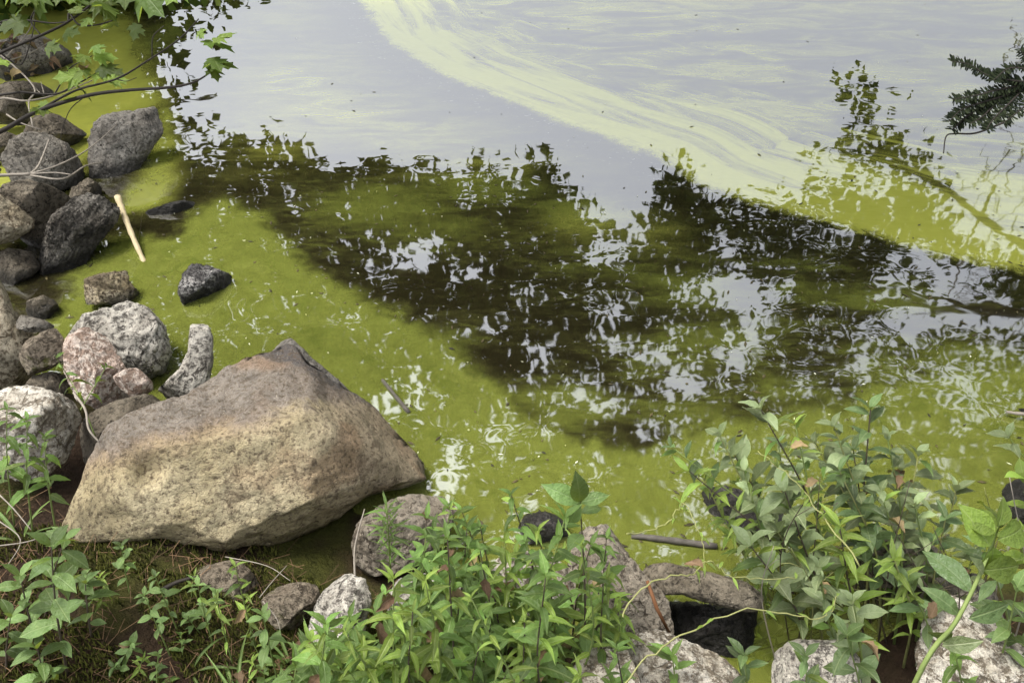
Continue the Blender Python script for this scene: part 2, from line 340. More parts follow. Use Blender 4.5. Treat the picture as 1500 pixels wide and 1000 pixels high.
# ------------------------------------------------------------------ rocks
_ico = {}
def ico(n):
    if n not in _ico:
        b = bmesh.new(); bmesh.ops.create_icosphere(b, subdivisions=n, radius=1.0)
        _ico[n] = (np.array([v.co[:] for v in b.verts]), np.array([[v.index for v in f.verts] for f in b.faces])); b.free()
    return _ico[n]
def rock(name, label, poly, zc, mat, sub=5, depth=.8, boxy=.58, planes=11, cut=(.54, .88), amp=.05, fine=.034, dents=(), ridges=None, crack=.035, xplanes=(), seed=0, cat='rock', group=None):
    rs = np.random.RandomState(seed + 11)
    poly = np.array(poly, float); a2 = 0; cx = cy = 0
    for i in range(len(poly)):
        p, q = poly[i], poly[(i + 1) % len(poly)]; k = p[0] * q[1] - q[0] * p[1]
        a2 += k; cx += (p[0] + q[0]) * k; cy += (p[1] + q[1]) * k
    cx /= 3 * a2; cy /= 3 * a2
    C = at(cx, cy, zc); w_ = (CAM - C).normalized(); u = Vector((0, 0, 1)).cross(w_).normalized(); v = w_.cross(u)
    def loc2(px, py):
        d = ray(px, py); t = (C - CAM).dot(w_) / d.dot(w_); q = CAM + d * t - C
        return q.dot(u), q.dot(v)
    L = np.array([loc2(*p) for p in poly])
    TH = np.linspace(-math.pi, math.pi, 361)[:-1]; rr = np.zeros(360)
    for i in range(len(L)):
        p, q = L[i], L[(i + 1) % len(L)]
        for k, th in enumerate(TH):
            dx, dy = math.cos(th), math.sin(th); ex, ey = q - p
            den = dx * ey - dy * ex
            if abs(den) < 1e-12: continue
            t = (p[0] * ey - p[1] * ex) / den; s = (p[0] * dy - p[1] * dx) / den
            if t > 0 and -1e-6 <= s <= 1 + 1e-6: rr[k] = max(rr[k], t)
    k5 = np.array([1, 2, 3, 2, 1]) / 9.0
    rr = np.convolve(np.r_[rr[-2:], rr, rr[:2]], k5, 'valid'); Rm = rr.mean()
    V, Fc = ico(sub); x, y, z = V.T
    th = np.arctan2(y, x); s = np.sqrt(x * x + y * y)
    r = np.interp(th, np.r_[TH, math.pi], np.r_[rr, rr[0]])
    sz = np.sign(z) * np.abs(z) ** boxy; ss = s ** boxy
    D = depth * Rm
    p = np.stack([np.cos(th) * r * ss, np.sin(th) * r * ss, D * sz], 1)
    for (px, py, rp, dd) in dents:
        a, b = loc2(px, py); rw = abs(loc2(px + rp, py)[0] - a)
        g_ = np.exp(-(((p[:, 0] - a) ** 2 + (p[:, 1] - b) ** 2) / rw ** 2)) * (z > -.1)
        p[:, 2] -= dd * g_
    for _ in range(planes):
        n = rs.normal(size=3); n[2] = abs(n[2]) + .40; n /= np.linalg.norm(n)
        d = p @ n; lim = d.max() * rs.uniform(*cut); ov = np.maximum(d - lim, 0)
        p -= np.outer(ov * .97, n)
    for (n, lim_) in xplanes:
        n = np.array(n, float); n /= np.linalg.norm(n); d = p @ n; ov = np.maximum(d - d.max() * lim_, 0); p -= np.outer(ov * .95, n)
    off = Vector((seed * 3.7, seed * 1.3, 5.1)); f1, f2 = 1.6 / Rm, 7.0 / Rm
    dn = np.empty(len(p))
    for i, q in enumerate(p):
        qv = Vector(q)
        dn[i] = amp * Rm * mn.fractal(qv * f1 + off, 1.0, 2.0, 3) + fine * Rm * mn.fractal(qv * f2 + off, .7, 2.1, 5) - crack * Rm * math.exp(-14 * ((lambda D_: D_[1] - D_[0])(mn.voronoi(qv * f1 * 1.1 + off)[0])))
    if ridges:
        rdir, rn, ra = ridges; rdir = np.array(Vector(rdir).normalized()[:])
        ph = p @ rdir / Rm * rn + dn / Rm * 18
        dn += ra * Rm * (np.abs((ph % 1.0) - .5) * 2 - .5)
    nn = p / np.maximum(np.linalg.norm(p, axis=1), 1e-6)[:, None]
    p = p + nn * dn[:, None]
    B = np.array([u[:], v[:], w_[:]])
    o = obj(name, npmesh(name, p @ B, Fc, M[mat] if isinstance(mat, str) else mat), loc=C)
    tag(o, label, cat, group); o_uvw[name + str(seed)] = (u, v, w_, C); return o
o_uvw = {}

# --- the big boulder
BC = at(360, 660, .27)
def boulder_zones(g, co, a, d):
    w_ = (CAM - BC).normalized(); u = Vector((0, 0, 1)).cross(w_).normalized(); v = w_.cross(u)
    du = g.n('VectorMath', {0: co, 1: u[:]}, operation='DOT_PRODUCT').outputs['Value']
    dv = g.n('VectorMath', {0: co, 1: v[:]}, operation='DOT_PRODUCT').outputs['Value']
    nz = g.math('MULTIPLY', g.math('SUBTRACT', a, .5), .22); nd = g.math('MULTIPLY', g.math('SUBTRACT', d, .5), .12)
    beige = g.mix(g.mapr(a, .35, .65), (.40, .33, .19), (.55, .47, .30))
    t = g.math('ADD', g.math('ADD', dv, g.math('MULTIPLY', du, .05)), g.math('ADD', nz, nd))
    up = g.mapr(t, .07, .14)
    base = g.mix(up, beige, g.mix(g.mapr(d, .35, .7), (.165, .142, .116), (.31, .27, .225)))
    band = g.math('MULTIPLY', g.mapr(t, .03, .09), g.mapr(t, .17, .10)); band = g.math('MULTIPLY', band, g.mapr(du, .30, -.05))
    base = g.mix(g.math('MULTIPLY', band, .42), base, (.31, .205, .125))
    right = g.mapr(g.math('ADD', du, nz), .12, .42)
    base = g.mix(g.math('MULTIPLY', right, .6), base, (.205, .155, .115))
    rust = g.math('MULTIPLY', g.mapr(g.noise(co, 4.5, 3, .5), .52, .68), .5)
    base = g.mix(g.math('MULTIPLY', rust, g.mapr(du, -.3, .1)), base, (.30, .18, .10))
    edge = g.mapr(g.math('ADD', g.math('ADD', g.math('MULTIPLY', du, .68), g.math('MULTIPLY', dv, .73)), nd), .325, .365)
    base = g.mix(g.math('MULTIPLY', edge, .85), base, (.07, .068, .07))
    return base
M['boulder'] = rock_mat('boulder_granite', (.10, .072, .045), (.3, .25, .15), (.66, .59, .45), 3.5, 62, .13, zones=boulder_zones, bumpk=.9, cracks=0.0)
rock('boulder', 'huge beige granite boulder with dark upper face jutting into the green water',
     [(75, 778), (98, 722), (130, 660), (165, 622), (240, 588), (300, 553), (355, 522), (395, 514), (412, 498), (428, 497), (452, 520), (500, 560), (555, 600), (602, 640), (634, 687), (625, 706),
      (560, 724), (530, 734), (508, 748), (455, 782), (400, 800), (325, 806), (290, 795), (240, 788), (170, 792), (100, 792)], .27, 'boulder', sub=6, depth=.62, boxy=.8, planes=0, amp=.05, fine=.022, crack=.012, xplanes=(((.05, .72, .7), .68), ((-.12, -.12, .98), .76), ((.75, .35, .55), .84), ((-.7, .4, .6), .80), ((.35, -.35, .87), .84), ((-.45, -.3, .84), .86), ((.05, -.85, .52), .84)),
     dents=((232, 694, 30, .10), (205, 662, 40, .05), (150, 700, 40, .04), (180, 752, 36, .05), (545, 712, 45, .10), (470, 545, 60, .10), (560, 610, 55, .09), (620, 655, 40, .05), (430, 520, 30, .06), (300, 560, 70, .08), (260, 770, 40, .04)), seed=1, cat='boulder')

ROCKS = [
 ('rock', 'flat grey rock covered in dead leaves and twigs, surrounded by green scum', [(-45, 95), (-10, 62), (30, 52), (70, 48), (100, 58), (116, 80), (108, 95), (85, 115), (40, 122), (-20, 125)], .10, 'greybrown', dict(depth=.7)),
 ('rock', 'brown cracked rock wedged under the bare branches', [(-30, 150), (-15, 118), (15, 118), (35, 145), (48, 175), (30, 195), (-20, 198)], .16, 'darkbrown', dict()),
 ('rock', 'dark angular rock under the maple branch beside the tall slab', [(30, 195), (50, 168), (80, 165), (105, 180), (130, 195), (118, 208), (90, 220), (50, 220)], .10, 'darkbrown', dict()),
 ('rock', 'rounded grey-brown rock with pale twigs lying across it', [(0, 235), (15, 205), (38, 192), (70, 195), (100, 210), (128, 235), (131, 258), (120, 276), (70, 282), (20, 272)], .16, 'greybrown', dict(sub=6, depth=.85)),
 ('rock', 'tall grey slab rock standing in the green water with a pale waterline edge', [(130, 215), (138, 180), (160, 162), (195, 155), (232, 151), (237, 175), (238, 195), (222, 220), (205, 250), (185, 290), (170, 298), (148, 285), (132, 265)], .10, 'slab', dict(sub=6, depth=.45, planes=3, boxy=.6)),
 ('rock', 'dark brown rough rock between the rounded rock and the ridged rock', [(-20, 300), (5, 270), (40, 262), (75, 272), (105, 290), (100, 325), (70, 345), (20, 345), (-15, 335)], .18, 'darkbrown', dict()),
 ('rock', 'smooth pointed beige rock entering at the pile edge', [(-70, 330), (-55, 290), (-15, 272), (20, 298), (52, 322), (50, 335), (20, 352), (-30, 366)], .26, 'tan', dict(planes=3)),
 ('rock', 'ridged dark rock with upright layers and a whitish top edge', [(44, 395), (62, 355), (75, 318), (105, 290), (128, 282), (155, 290), (178, 303), (172, 325), (145, 352), (125, 385), (100, 412), (60, 414)], .12, 'strata', dict(sub=6, depth=.6, ridges=((.85, .35, -.4), 5.0, .075))),
 ('rock', 'small dark rock barely rising from the scum next to the yellow stick', [(195, 320), (220, 306), (258, 294), (288, 294), (290, 305), (275, 325), (240, 338), (205, 338)], -.02, 'wet_and_shade', dict(depth=.6, sub=4)),
 ('rock', 'black and white banded rock alone in the green scum', [(260, 425), (266, 395), (280, 385), (305, 388), (343, 403), (340, 420), (318, 432), (290, 445), (268, 447)], .05, 'banded', dict(depth=.85, ridges=((0, .25, 1), 3.2, .06))),
 ('rock', 'layered golden tan block behind the speckled round rock', [(122, 430), (123, 408), (150, 399), (187, 395), (190, 412), (210, 432), (208, 444), (165, 446), (126, 446)], .08, 'block', dict(depth=.9, boxy=.55, ridges=((0, .3, 1), 2.5, .05))),
 ('rock', 'big round white rock speckled black at the water edge', [(92, 490), (115, 465), (150, 450), (185, 441), (220, 450), (243, 480), (250, 515), (240, 545), (215, 556), (180, 555), (120, 540), (95, 520)], .14, 'speckle', dict(sub=6, depth=.8, planes=3)),
 ('rock', 'pinkish white angular rock leaning on the speckled round rock', [(90, 545), (90, 500), (100, 482), (130, 475), (158, 490), (172, 515), (188, 545), (195, 575), (185, 605), (150, 605), (110, 585)], .27, 'pink', dict(xplanes=(((-.75, .1, .65), .5), ((.5, .45, .7), .58), ((.2, -.5, .8), .66)), sub=6, depth=.7, planes=8, cut=(.6, .85))),
 ('rock', 'small pale pink block between the speckled rock and the crescent rock', [(164, 552), (182, 540), (200, 538), (222, 556), (226, 570), (210, 584), (192, 582), (175, 570)], .26, 'pink', dict(sub=4, planes=7, cut=(.6, .85))),
 ('rock', 'curved crescent-shaped lichen-speckled rock touching the big boulder', [(225, 575), (240, 562), (262, 540), (277, 510), (276, 480), (284, 465), (300, 468), (313, 492), (312, 530), (308, 560), (290, 585), (255, 600), (235, 596)], .16, 'speckle', dict(depth=.5, planes=3)),
 ('rock', 'large tan weathered rock with dark flat stone on its top', [(-60, 470), (-50, 405), (-10, 395), (8, 425), (22, 455), (45, 480), (62, 520), (50, 560), (0, 575), (-50, 560)], .28, 'tan', dict(planes=4)),
 ('rock', 'thin dark flat stone lying on the tan rock', [(14, 468), (32, 460), (60, 465), (86, 480), (72, 487), (40, 486), (20, 480)], .37, 'greybrown', dict(sub=4, depth=.5)),
 ('rock', 'smooth olive brown rock beside the pinkish rock', [(22, 525), (38, 500), (60, 486), (82, 480), (94, 495), (92, 530), (75, 548), (40, 552)], .33, 'mossy', dict(sub=5, depth=.7)),
 ('rock', 'white and tan rock with dark crevices next to the boulder', [(-40, 620), (-25, 575), (10, 558), (45, 562), (90, 572), (122, 580), (130, 605), (118, 640), (95, 680), (60, 705), (0, 700), (-35, 670)], .34, 'white', dict(xplanes=(((.1, .85, .5), .52), ((.55, -.5, .65), .62), ((-.25, -.25, .93), .66)), sub=6, depth=.75, planes=7, cut=(.62, .88), amp=.09)),
 ('rock', 'dark brown rock wedged behind the left flank of the boulder', [(100, 640), (130, 605), (170, 585), (215, 577), (235, 590), (215, 620), (165, 660), (130, 695), (100, 690)], .19, 'darkbrown', dict(sub=5)),
 ('rock', 'rounded brown boulder behind the spiky weed at the water edge', [(515, 800), (525, 765), (560, 738), (600, 722), (645, 724), (667, 745), (660, 775), (630, 810), (590, 838), (545, 845), (520, 830)], .12, 'brown', dict(sub=6, depth=.8, planes=3)),
 ('rock', 'moss-covered brown stone in front of the boulder overhang', [(382, 880), (400, 858), (435, 850), (465, 855), (472, 875), (462, 905), (435, 928), (405, 920), (388, 905)], .24, 'mossy', dict(sub=5)),
 ('rock', 'rounded tan stone half buried beneath the boulder', [(265, 850), (285, 820), (320, 808), (355, 822), (385, 855), (380, 880), (330, 890), (285, 880)], .20, 'mossy', dict(sub=5, depth=.7)),
 ('rock', 'white black-speckled rock among the weeds by the mossy stone', [(445, 930), (462, 885), (480, 845), (505, 833), (535, 845), (545, 880), (535, 930), (500, 960), (460, 965)], .30, 'speckle', dict()),
 ('rock', 'bright white rock showing between the stems of the weed clump', [(560, 880), (585, 845), (640, 838), (690, 850), (720, 885), (700, 930), (640, 950), (580, 930)], .25, 'speckle', dict()),
 ('rock', 'pale stone among the weeds beside the white rock', [(700, 850), (730, 815), (790, 805), (840, 825), (850, 870), (800, 905), (730, 900)], .12, 'white', dict()),
 ('rock', 'cream-topped brown rock leaning over the shadowed slab', [(830, 850), (838, 790), (862, 770), (890, 768), (912, 800), (945, 840), (980, 880), (985, 925), (950, 945), (890, 935), (845, 900)], .16, 'brown', dict(sub=6, depth=.8, planes=5)),
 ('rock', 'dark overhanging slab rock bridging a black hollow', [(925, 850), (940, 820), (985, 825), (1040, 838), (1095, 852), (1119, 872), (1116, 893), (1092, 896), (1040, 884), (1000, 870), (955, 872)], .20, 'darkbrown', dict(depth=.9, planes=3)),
 ('rock', 'black-coloured rock added in the hollow as the shade beneath the overhanging slab', [(955, 885), (990, 862), (1060, 872), (1110, 886), (1111, 935), (1092, 964), (1030, 970), (965, 955)], .03, 'wet_and_shade', dict(depth=.5, amp=.12, fine=.08)),  # added rock; its black colour stands in for shade in the hollow
 ('rock', 'long pale whitish rock in front of the hollow slab', [(905, 965), (925, 932), (960, 921), (1005, 935), (1050, 955), (1085, 985), (1095, 1020), (1060, 1050), (960, 1050), (905, 1015)], .27, 'white', dict(xplanes=(((.1, .8, .6), .55), ((-.1, -.4, .9), .65)), sub=6, planes=6)),
 ('rock', 'white rock crossed by thin stems at the foot of the weed clump', [(825, 1000), (845, 960), (880, 935), (920, 950), (940, 1000), (920, 1045), (850, 1050)], .36, 'white', dict(planes=6)),
 ('rock', 'soaked black log-like rock lying in the green water', [(1012, 735), (1022, 712), (1060, 712), (1110, 725), (1150, 745), (1175, 775), (1165, 800), (1120, 800), (1080, 785), (1035, 765)], .02, 'wet_and_shade', dict(depth=.5, amp=.1, fine=.05)),
 ('rock', 'grey speckled rock under the shrub at the water edge', [(1115, 985), (1130, 950), (1170, 935), (1225, 935), (1260, 960), (1265, 1010), (1220, 1040), (1140, 1035)], .20, 'speckle', dict()),
 ('rock', 'bright white flat rock behind the large-leaved stem', [(1340, 950), (1355, 890), (1390, 870), (1440, 885), (1490, 920), (1530, 970), (1510, 1040), (1400, 1050), (1345, 1010)], .26, 'white', dict(xplanes=(((.1, .8, .6), .55), ((-.1, -.2, .95), .6)), sub=6, planes=6)),
 ('rock', 'brown-grey stone behind the shrub leaves near the water', [(1235, 850), (1260, 800), (1310, 785), (1370, 800), (1405, 840), (1390, 885), (1320, 895), (1260, 885)], .10, 'brown', dict()),
 ('rock', 'purplish grey stone beside the bright flat rock', [(1340, 880), (1370, 845), (1430, 840), (1480, 870), (1475, 910), (1410, 920), (1350, 910)], .20, 'greybrown', dict()),
 ('rock', 'wet black rock in the water beside the yellow-green leaves', [(1455, 735), (1475, 705), (1530, 690), (1580, 720), (1570, 780), (1500, 790), (1462, 765)], .03, 'wet_and_shade', dict(sub=5, amp=.09, fine=.04)),
 ('rock', 'drowned dark stone breaking the surface at the edge of the bloom', [(1440, 600), (1475, 596), (1540, 600), (1560, 618), (1500, 626), (1455, 615)], -.015, 'wet_and_shade', dict(sub=4, depth=.5)),
 ('rock', 'small dark wet stone behind the weed tops', [(755, 775), (770, 752), (800, 748), (830, 760), (835, 785), (800, 800), (765, 795)], .03, 'wet_and_shade', dict(sub=4)),
]
for lab_, cx_, cy_, rx_, ry_, z_ in (('dark filler stone added for the gap shade between the tall slab and the rounded grey-brown rock', 128, 282, 26, 20, .04), ('dark filler stone added for the deep shade between the cracked rock and the flat rock', 35, 135, 38, 18, .05), ('dark filler stone added for the shade of the gap under the ridged rock', 60, 345, 32, 24, .05), ('dark filler stone added for the shade in the black gap left of the ridged rock', 15, 390, 45, 26, .06),
                                     ('dark filler stone added for the shade half under the tan weathered rock', 62, 452, 30, 20, .03), ('dark brown filler stone added for the gap shade between the pinkish rock and the white and tan rock', 75, 562, 34, 20, .22), ('dark filler stone added for the gap shade between the rounded rock and the dark rough rock', 118, 285, 24, 14, .08), ('small dark filler stone added for the shade behind the crescent rock', 222, 590, 20, 13, .12), ('dark filler stone added for the shade behind the rounded grey-brown rock', 8, 215, 30, 22, .1)):
    r_ = random.Random(int(cx_ * 7 + cy_)); ROCKS.append(('rock', lab_, [(cx_ + rx_ * r_.uniform(.8, 1.2) * math.cos(k * .785), cy_ - ry_ * r_.uniform(.8, 1.2) * math.sin(k * .785)) for k in range(8)], z_, 'darkbrown', dict(sub=5)))  # added filler stones, their dark colour standing in for shade in the gaps
ROCKS.append(('rock', 'purplish grey shard split off the top of the huge boulder', [(392, 522), (412, 497), (429, 496), (452, 519), (500, 560), (520, 580), (470, 566), (425, 545)], .30, 'slab', dict(depth=.6, planes=3)))
for i, (nm, lab, poly, zc, mt, kw) in enumerate(ROCKS):
    rock(nm, lab, poly, zc, mt, seed=i + 3, **kw)

rs = random.Random(12)      # the stony bank goes on to the right, past the frame
for i in range(13):
    cx, cy = 1570 + (i % 7) * 105 + rs.uniform(-30, 30), (800 if i < 7 else 930) + rs.uniform(-35, 35) - (i % 7) * 12; r_ = rs.uniform(38, 75); n_ = 9
    poly = [(cx + r_ * rs.uniform(.75, 1.2) * 1.25 * math.cos(2 * math.pi * k / n_), cy - r_ * rs.uniform(.75, 1.2) * .8 * math.sin(2 * math.pi * k / n_)) for k in range(n_)]
    q = at(cx, cy, .1); mt = ('brown', 'speckle', 'greybrown', 'white', 'mossy')[i % 5]
    rock('rock', {'brown': 'brown-grey', 'speckle': 'black-speckled white', 'greybrown': 'grey', 'white': 'creamy white', 'mossy': 'moss-flecked'}[mt] + ' stone on the bare bank beyond the bright flat rock', poly, max(0, tz(q.x, q.y)) + .02, mt, seed=80 + i, depth=.8, group='stones along the bare bank')
# ------------------------------------------------------------------ leaf materials and meshes
def leaf_mat(name, c1, c2, vein, trans=.35, rough=.45, under=None, hue=.02):
    g = NT(name); co = g.coord(); s = g.n('SeparateXYZ', {0: co})
    rnd = g.n('ObjectInfo').outputs['Random']
    ax = g.math('ABSOLUTE', s.outputs[0])
    side = g.math('SINE', g.math('MULTIPLY', g.math('SUBTRACT', s.outputs[1], g.math('MULTIPLY', ax, 1.1)), 52.0))
    vm = g.math('MAXIMUM', g.mapr(ax, .022, .006), g.mapr(side, .86, .99, 0, .45))
    nz = g.noise(g.n('VectorMath', {0: co, 1: g.n('CombineXYZ', {0: g.math('MULTIPLY', rnd, 40.0), 1: rnd}).outputs[0]}, operation='ADD').outputs[0], 4, 4, .65)
    base = g.mix(g.mapr(g.math('ADD', g.math('MULTIPLY', rnd, .7), g.math('MULTIPLY', nz, .6)), .25, 1.05), c1, c2)
    base = g.mix(g.math('MULTIPLY', vm, .5), base, vein)
    base = g.mix(g.mapr(nz, .68, .78, 0, .5), base, (.16, .12, .03))
    hs = g.n('HueSaturation', {'Hue': g.mapr(rnd, 0, 1, .5 - hue, .5 + hue, False), 'Value': g.mapr(g.math('FRACT', g.math('MULTIPLY', rnd, 7.3)), 0, 1, .55, 1.3, False), 'Color': base}).outputs[0]
    if under:
        bf = g.n('NewGeometry').outputs['Backfacing']; hs = g.mix(bf, hs, under)
    nrm = g.bump(g.math('SUBTRACT', nz, g.math('MULTIPLY', vm, .6)), .35, .05)
    p = g.n('BsdfPrincipled', {'Base Color': hs, 'Roughness': rough, 'Specular IOR Level': .4, 'Normal': nrm})
    t = g.n('BsdfTranslucent', {'Color': g.mix(.6, hs, (.35, .42, .03), 'MIX')})
    m_ = g.n('MixShader', {0: trans, 1: p, 2: t}); g.t.links.new(m_.outputs[0], g.out.inputs[0]); return g.m
LM = {
 'weed': leaf_mat('weed_leaf', (.055, .12, .026), (.17, .27, .055), (.26, .34, .12)),
 'lime': leaf_mat('lime_leaf', (.11, .19, .025), (.25, .34, .055), (.33, .40, .14)),
 'seed': leaf_mat('seedling_leaf', (.085, .16, .045), (.20, .29, .09), (.28, .36, .16), rough=.4),
 'grey': leaf_mat('grey_green_leaf', (.095, .135, .055), (.26, .315, .15), (.36, .40, .23), trans=.28, rough=.42, under=(.27, .31, .22)),
 'dark': leaf_mat('dark_green_leaf', (.048, .09, .028), (.125, .185, .065), (.21, .26, .12), trans=.22, rough=.38),
 'maple': leaf_mat('maple_leaf', (.06, .115, .02), (.16, .235, .045), (.24, .3, .1), trans=.5),
 'dead': leaf_mat('dead_leaf', (.10, .06, .028), (.30, .205, .11), (.32, .22, .14), trans=.15, rough=.8),
 'tree': leaf_mat('canopy_leaf', (.03, .055, .012), (.07, .105, .022), (.1, .14, .05), trans=.3),
}
def leaf_mesh(name, mat, width=.3, rows=8, fold=.18, droop=.35, wave=.02, serr=0.0, widest=.42, seed=0, curl=0.0):
    rs = random.Random(seed); V = []; Fc = []
    for i in range(rows + 1):
        t = i / rows
        k = t / widest if t < widest else (1 - t) / (1 - widest)
        wd = width * .5 * math.sin(min(1, k) * math.pi / 2) ** (.8 if t < widest else 1.15) if 0 < t < 1 else .004
        if serr and 0 < i < rows: wd *= 1 + (serr if i % 2 else -serr)
        ang = -droop * t
        y = t * math.cos(ang * .7); z = math.sin(ang) * t * .8 + .12 * t * (1 - t)
        tw = curl * t
        for sx in (-1, 0, 1):
            e = rs.uniform(-wave, wave) if sx else 0
            x = sx * wd; zz = abs(x) * fold * 2 + e
            V.append((x * math.cos(tw) - zz * math.sin(tw), y, z + zz * math.cos(tw) + x * math.sin(tw)))
    for i in range(rows):
        for c in range(2):
            a = i * 3 + c; Fc.append((a, a + 1, a + 4, a + 3))
    return mesh(name, V, Fc, LM[mat])
def maple_mesh(name, seed, mat='maple'):
    rs = random.Random(seed)
    lob = [(0, 0), (.16, -.06), (.30, .02), (.24, .12), (.48, .20), (.40, .30), (.56, .52), (.36, .46), (.24, .44), (.24, .64), (.32, .74), (.14, .78), (0, 1.0)]
    pts = lob + [(-x, y) for x, y in lob[-2:0:-1]]
    V = [(0, .28, 0)]; Fc = []
    for x, y in pts:
        V.append((x * rs.uniform(.92, 1.08), y, -.22 * (x * x) * 2 - .25 * max(0, y - .28) ** 2 + rs.uniform(-.03, .03) + .1 * abs(x)))
    n = len(pts)
    for i in range(n): Fc.append((0, 1 + i, 1 + (i + 1) % n))
    return mesh(name, V, Fc, LM[mat])
LV = {
 'weed': [leaf_mesh('weed_leaf', 'weed', .30, 10, .2, .3 + .25 * k, .015, .07, .36, k, .3 * (k - 1.5)) for k in range(4)],
 'lime': [leaf_mesh('lime_leaf', 'lime', .24, 8, .2, .2 + .25 * k, .015, .05, .36, k, .3 * (k - 1.5)) for k in range(4)],
 'seed': [leaf_mesh('seedling_leaf', 'seed', .46, 8, .14, .1 + .2 * k, .02, 0, .52, k, .2 * (k - 1.5)) for k in range(4)],
 'grey': [leaf_mesh('grey_leaf', 'grey', .47, 8, .22, .05 + .25 * k, .03, 0, .50, k, .45 * (k - 1.5)) for k in range(4)],
 'dark': [leaf_mesh('dark_leaf', 'dark', .40, 9, .14, .15 + .2 * k, .02, .015, .50, k, .25 * (k - 1.5)) for k in range(4)],
 'broad': [leaf_mesh('broad_leaf', 'lime', .62, 9, .16, .2 + .2 * k, .02, .01, .48, k, .2 * (k - 1.5)) for k in range(3)],
 'spike': [leaf_mesh('spike_leaf', 'weed', .13, 6, .1, -.1 + .3 * k, .005, 0, .4, k) for k in range(3)],
 'grass': [leaf_mesh('grass_leaf', 'weed', .055, 8, .2, .7 + .5 * k, .003, 0, .3, k) for k in range(3)],
 'maple': [maple_mesh('maple_leaf', k) for k in range(4)],
 'limemaple': [maple_mesh('lime_maple_leaf', k + 9, 'lime') for k in range(2)],
 'dead': [leaf_mesh('dead_leaf', 'dead', .5, 8, .5, .8, .06, .1, .5, k, .9) for k in range(3)],
}
def stem_mat(name, c, c2, sc=40):
    g = NT(name); co = g.coord(); n = g.noise(co, sc, 4, .6)
    g.principled(g.mix(n, c, c2), .7, g.bump(n, .4, .004), .3); return g.m
SM = {'green': stem_mat('green_stem', (.10, .15, .04), (.22, .27, .08)), 'woody': stem_mat('woody_stem', (.03, .022, .016), (.11, .085, .06)),
      'yellow': stem_mat('yellow_vine', (.16, .17, .055), (.30, .30, .12)), 'pale': stem_mat('bleached_twig', (.13, .11, .085), (.36, .32, .27)),
      'bark': stem_mat('dark_bark', (.010, .008, .006), (.04, .032, .025), 25), 'stick': stem_mat('peeled_stick', (.40, .31, .16), (.62, .54, .36), 30),
      'trunk': stem_mat('trunk_bark', (.04, .032, .024), (.13, .105, .08), 14), 'wetwood': stem_mat('wet_wood', (.02, .016, .012), (.17, .155, .135), 45),
      'red': stem_mat('red_stem', (.12, .05, .02), (.2, .09, .04))}
def put_leaf(parent, base, kind, pos, direc, size, up=None, roll=0.0, name='leaf', rnd=random):
    d = direc.normalized(); up = up or Vector((0, 0, 1))
    n = up - d * up.dot(d)
    if n.length < .05: n = d.orthogonal()
    n.normalize()
    if roll: n = Matrix.Rotation(roll, 3, d) @ n
    x = d.cross(n)
    o = bpy.data.objects.new(name, rnd.choice(LV[kind])); COL.objects.link(o)
    o.parent = parent
    mm = Matrix((x, d, n)).transposed().to_4x4() @ Matrix.Scale(size, 4)
    mm.translation = pos - base; o.matrix_basis = mm
    return o
def stem_obj(parent, base, pts, r0, r1, mat, name='stem', sides=5):
    V, Fc = [], []; tube([p - base for p in pts], lerps(r0, r1, len(pts)), V, Fc, sides)
    return obj(name, mesh(name, V, Fc, SM[mat]), parent)
def plant(name, label, cat, pts, kind, n, size, f0=.25, el=(.1, .5), r0=.004, stem='green', group=None, topper=True, seed=0, jitter=.25, order='spiral', tipsize=.55, flat=0.0):
    rs = random.Random(seed); base = pts[0]; e = empty(name, base); tag(e, label, cat, group)
    sp = spline(pts, 6) if len(pts) > 2 else [pts[0].lerp(pts[1], k / 8) for k in range(9)]
    stem_obj(e, base, sp, r0, r0 * .35, stem)
    ph = rs.uniform(0, 6.28)
    for i in range(n):
        f = f0 + (1 - f0) * (i + .5) / n; q = f * (len(sp) - 1); k = min(int(q), len(sp) - 2)
        pos = sp[k].lerp(sp[k + 1], q - k); t = (sp[k + 1] - sp[k]).normalized()
        ph += 2.4 if order == 'spiral' else (math.pi if i % 2 else math.pi / 2 + .1)
        a = t.orthogonal().normalized(); b = t.cross(a); p2 = ph + rs.uniform(-jitter, jitter)
        outw = a * math.cos(p2) + b * math.sin(p2)
        el_ = rs.uniform(*el); d = outw * math.cos(el_) + t * math.sin(el_)
        sc = size * (1 - (1 - tipsize) * max(0, (f - .5) * 2)) * rs.uniform(.7, 1.15) * (.75 if f < .35 else 1)
        q_ = rs.random(); kk = kind if q_ > .2 or kind in ('spike', 'broad') else ('dead' if q_ < .014 else 'lime' if q_ < .1 else 'weed'); sc *= .8 if kk == 'dead' else 1
        put_leaf(e, base, kk, pos, d, sc, up=(t * .7 + Vector((0, 0, .5))), roll=rs.uniform(-.4, .4), rnd=rs)
    if topper:
        t = (sp[-1] - sp[-2]).normalized(); a = t.orthogonal().normalized(); b = t.cross(a)
        for k in range(3):
            w_ = ph + k * 2.1; d = (a * math.cos(w_) + b * math.sin(w_)) * .7 + t * .8
            put_leaf(e, base, kind, sp[-1], d, size * tipsize * rs.uniform(.6, .95), up=t, rnd=rs)
    return e
def ground_pt(x, y, dz=-.01): return Vector((x, y, tz(x, y) + dz))
def tip_at(px, py, Y):
    d = ray(px, py); return CAM + d * (Y / d.y)
def arch(b, t, lift=.12, side=0.0):
    L = (t - b).length; m = b.lerp(t, .5) + Vector((side * L, 0, lift * L)); return [b, m, t]

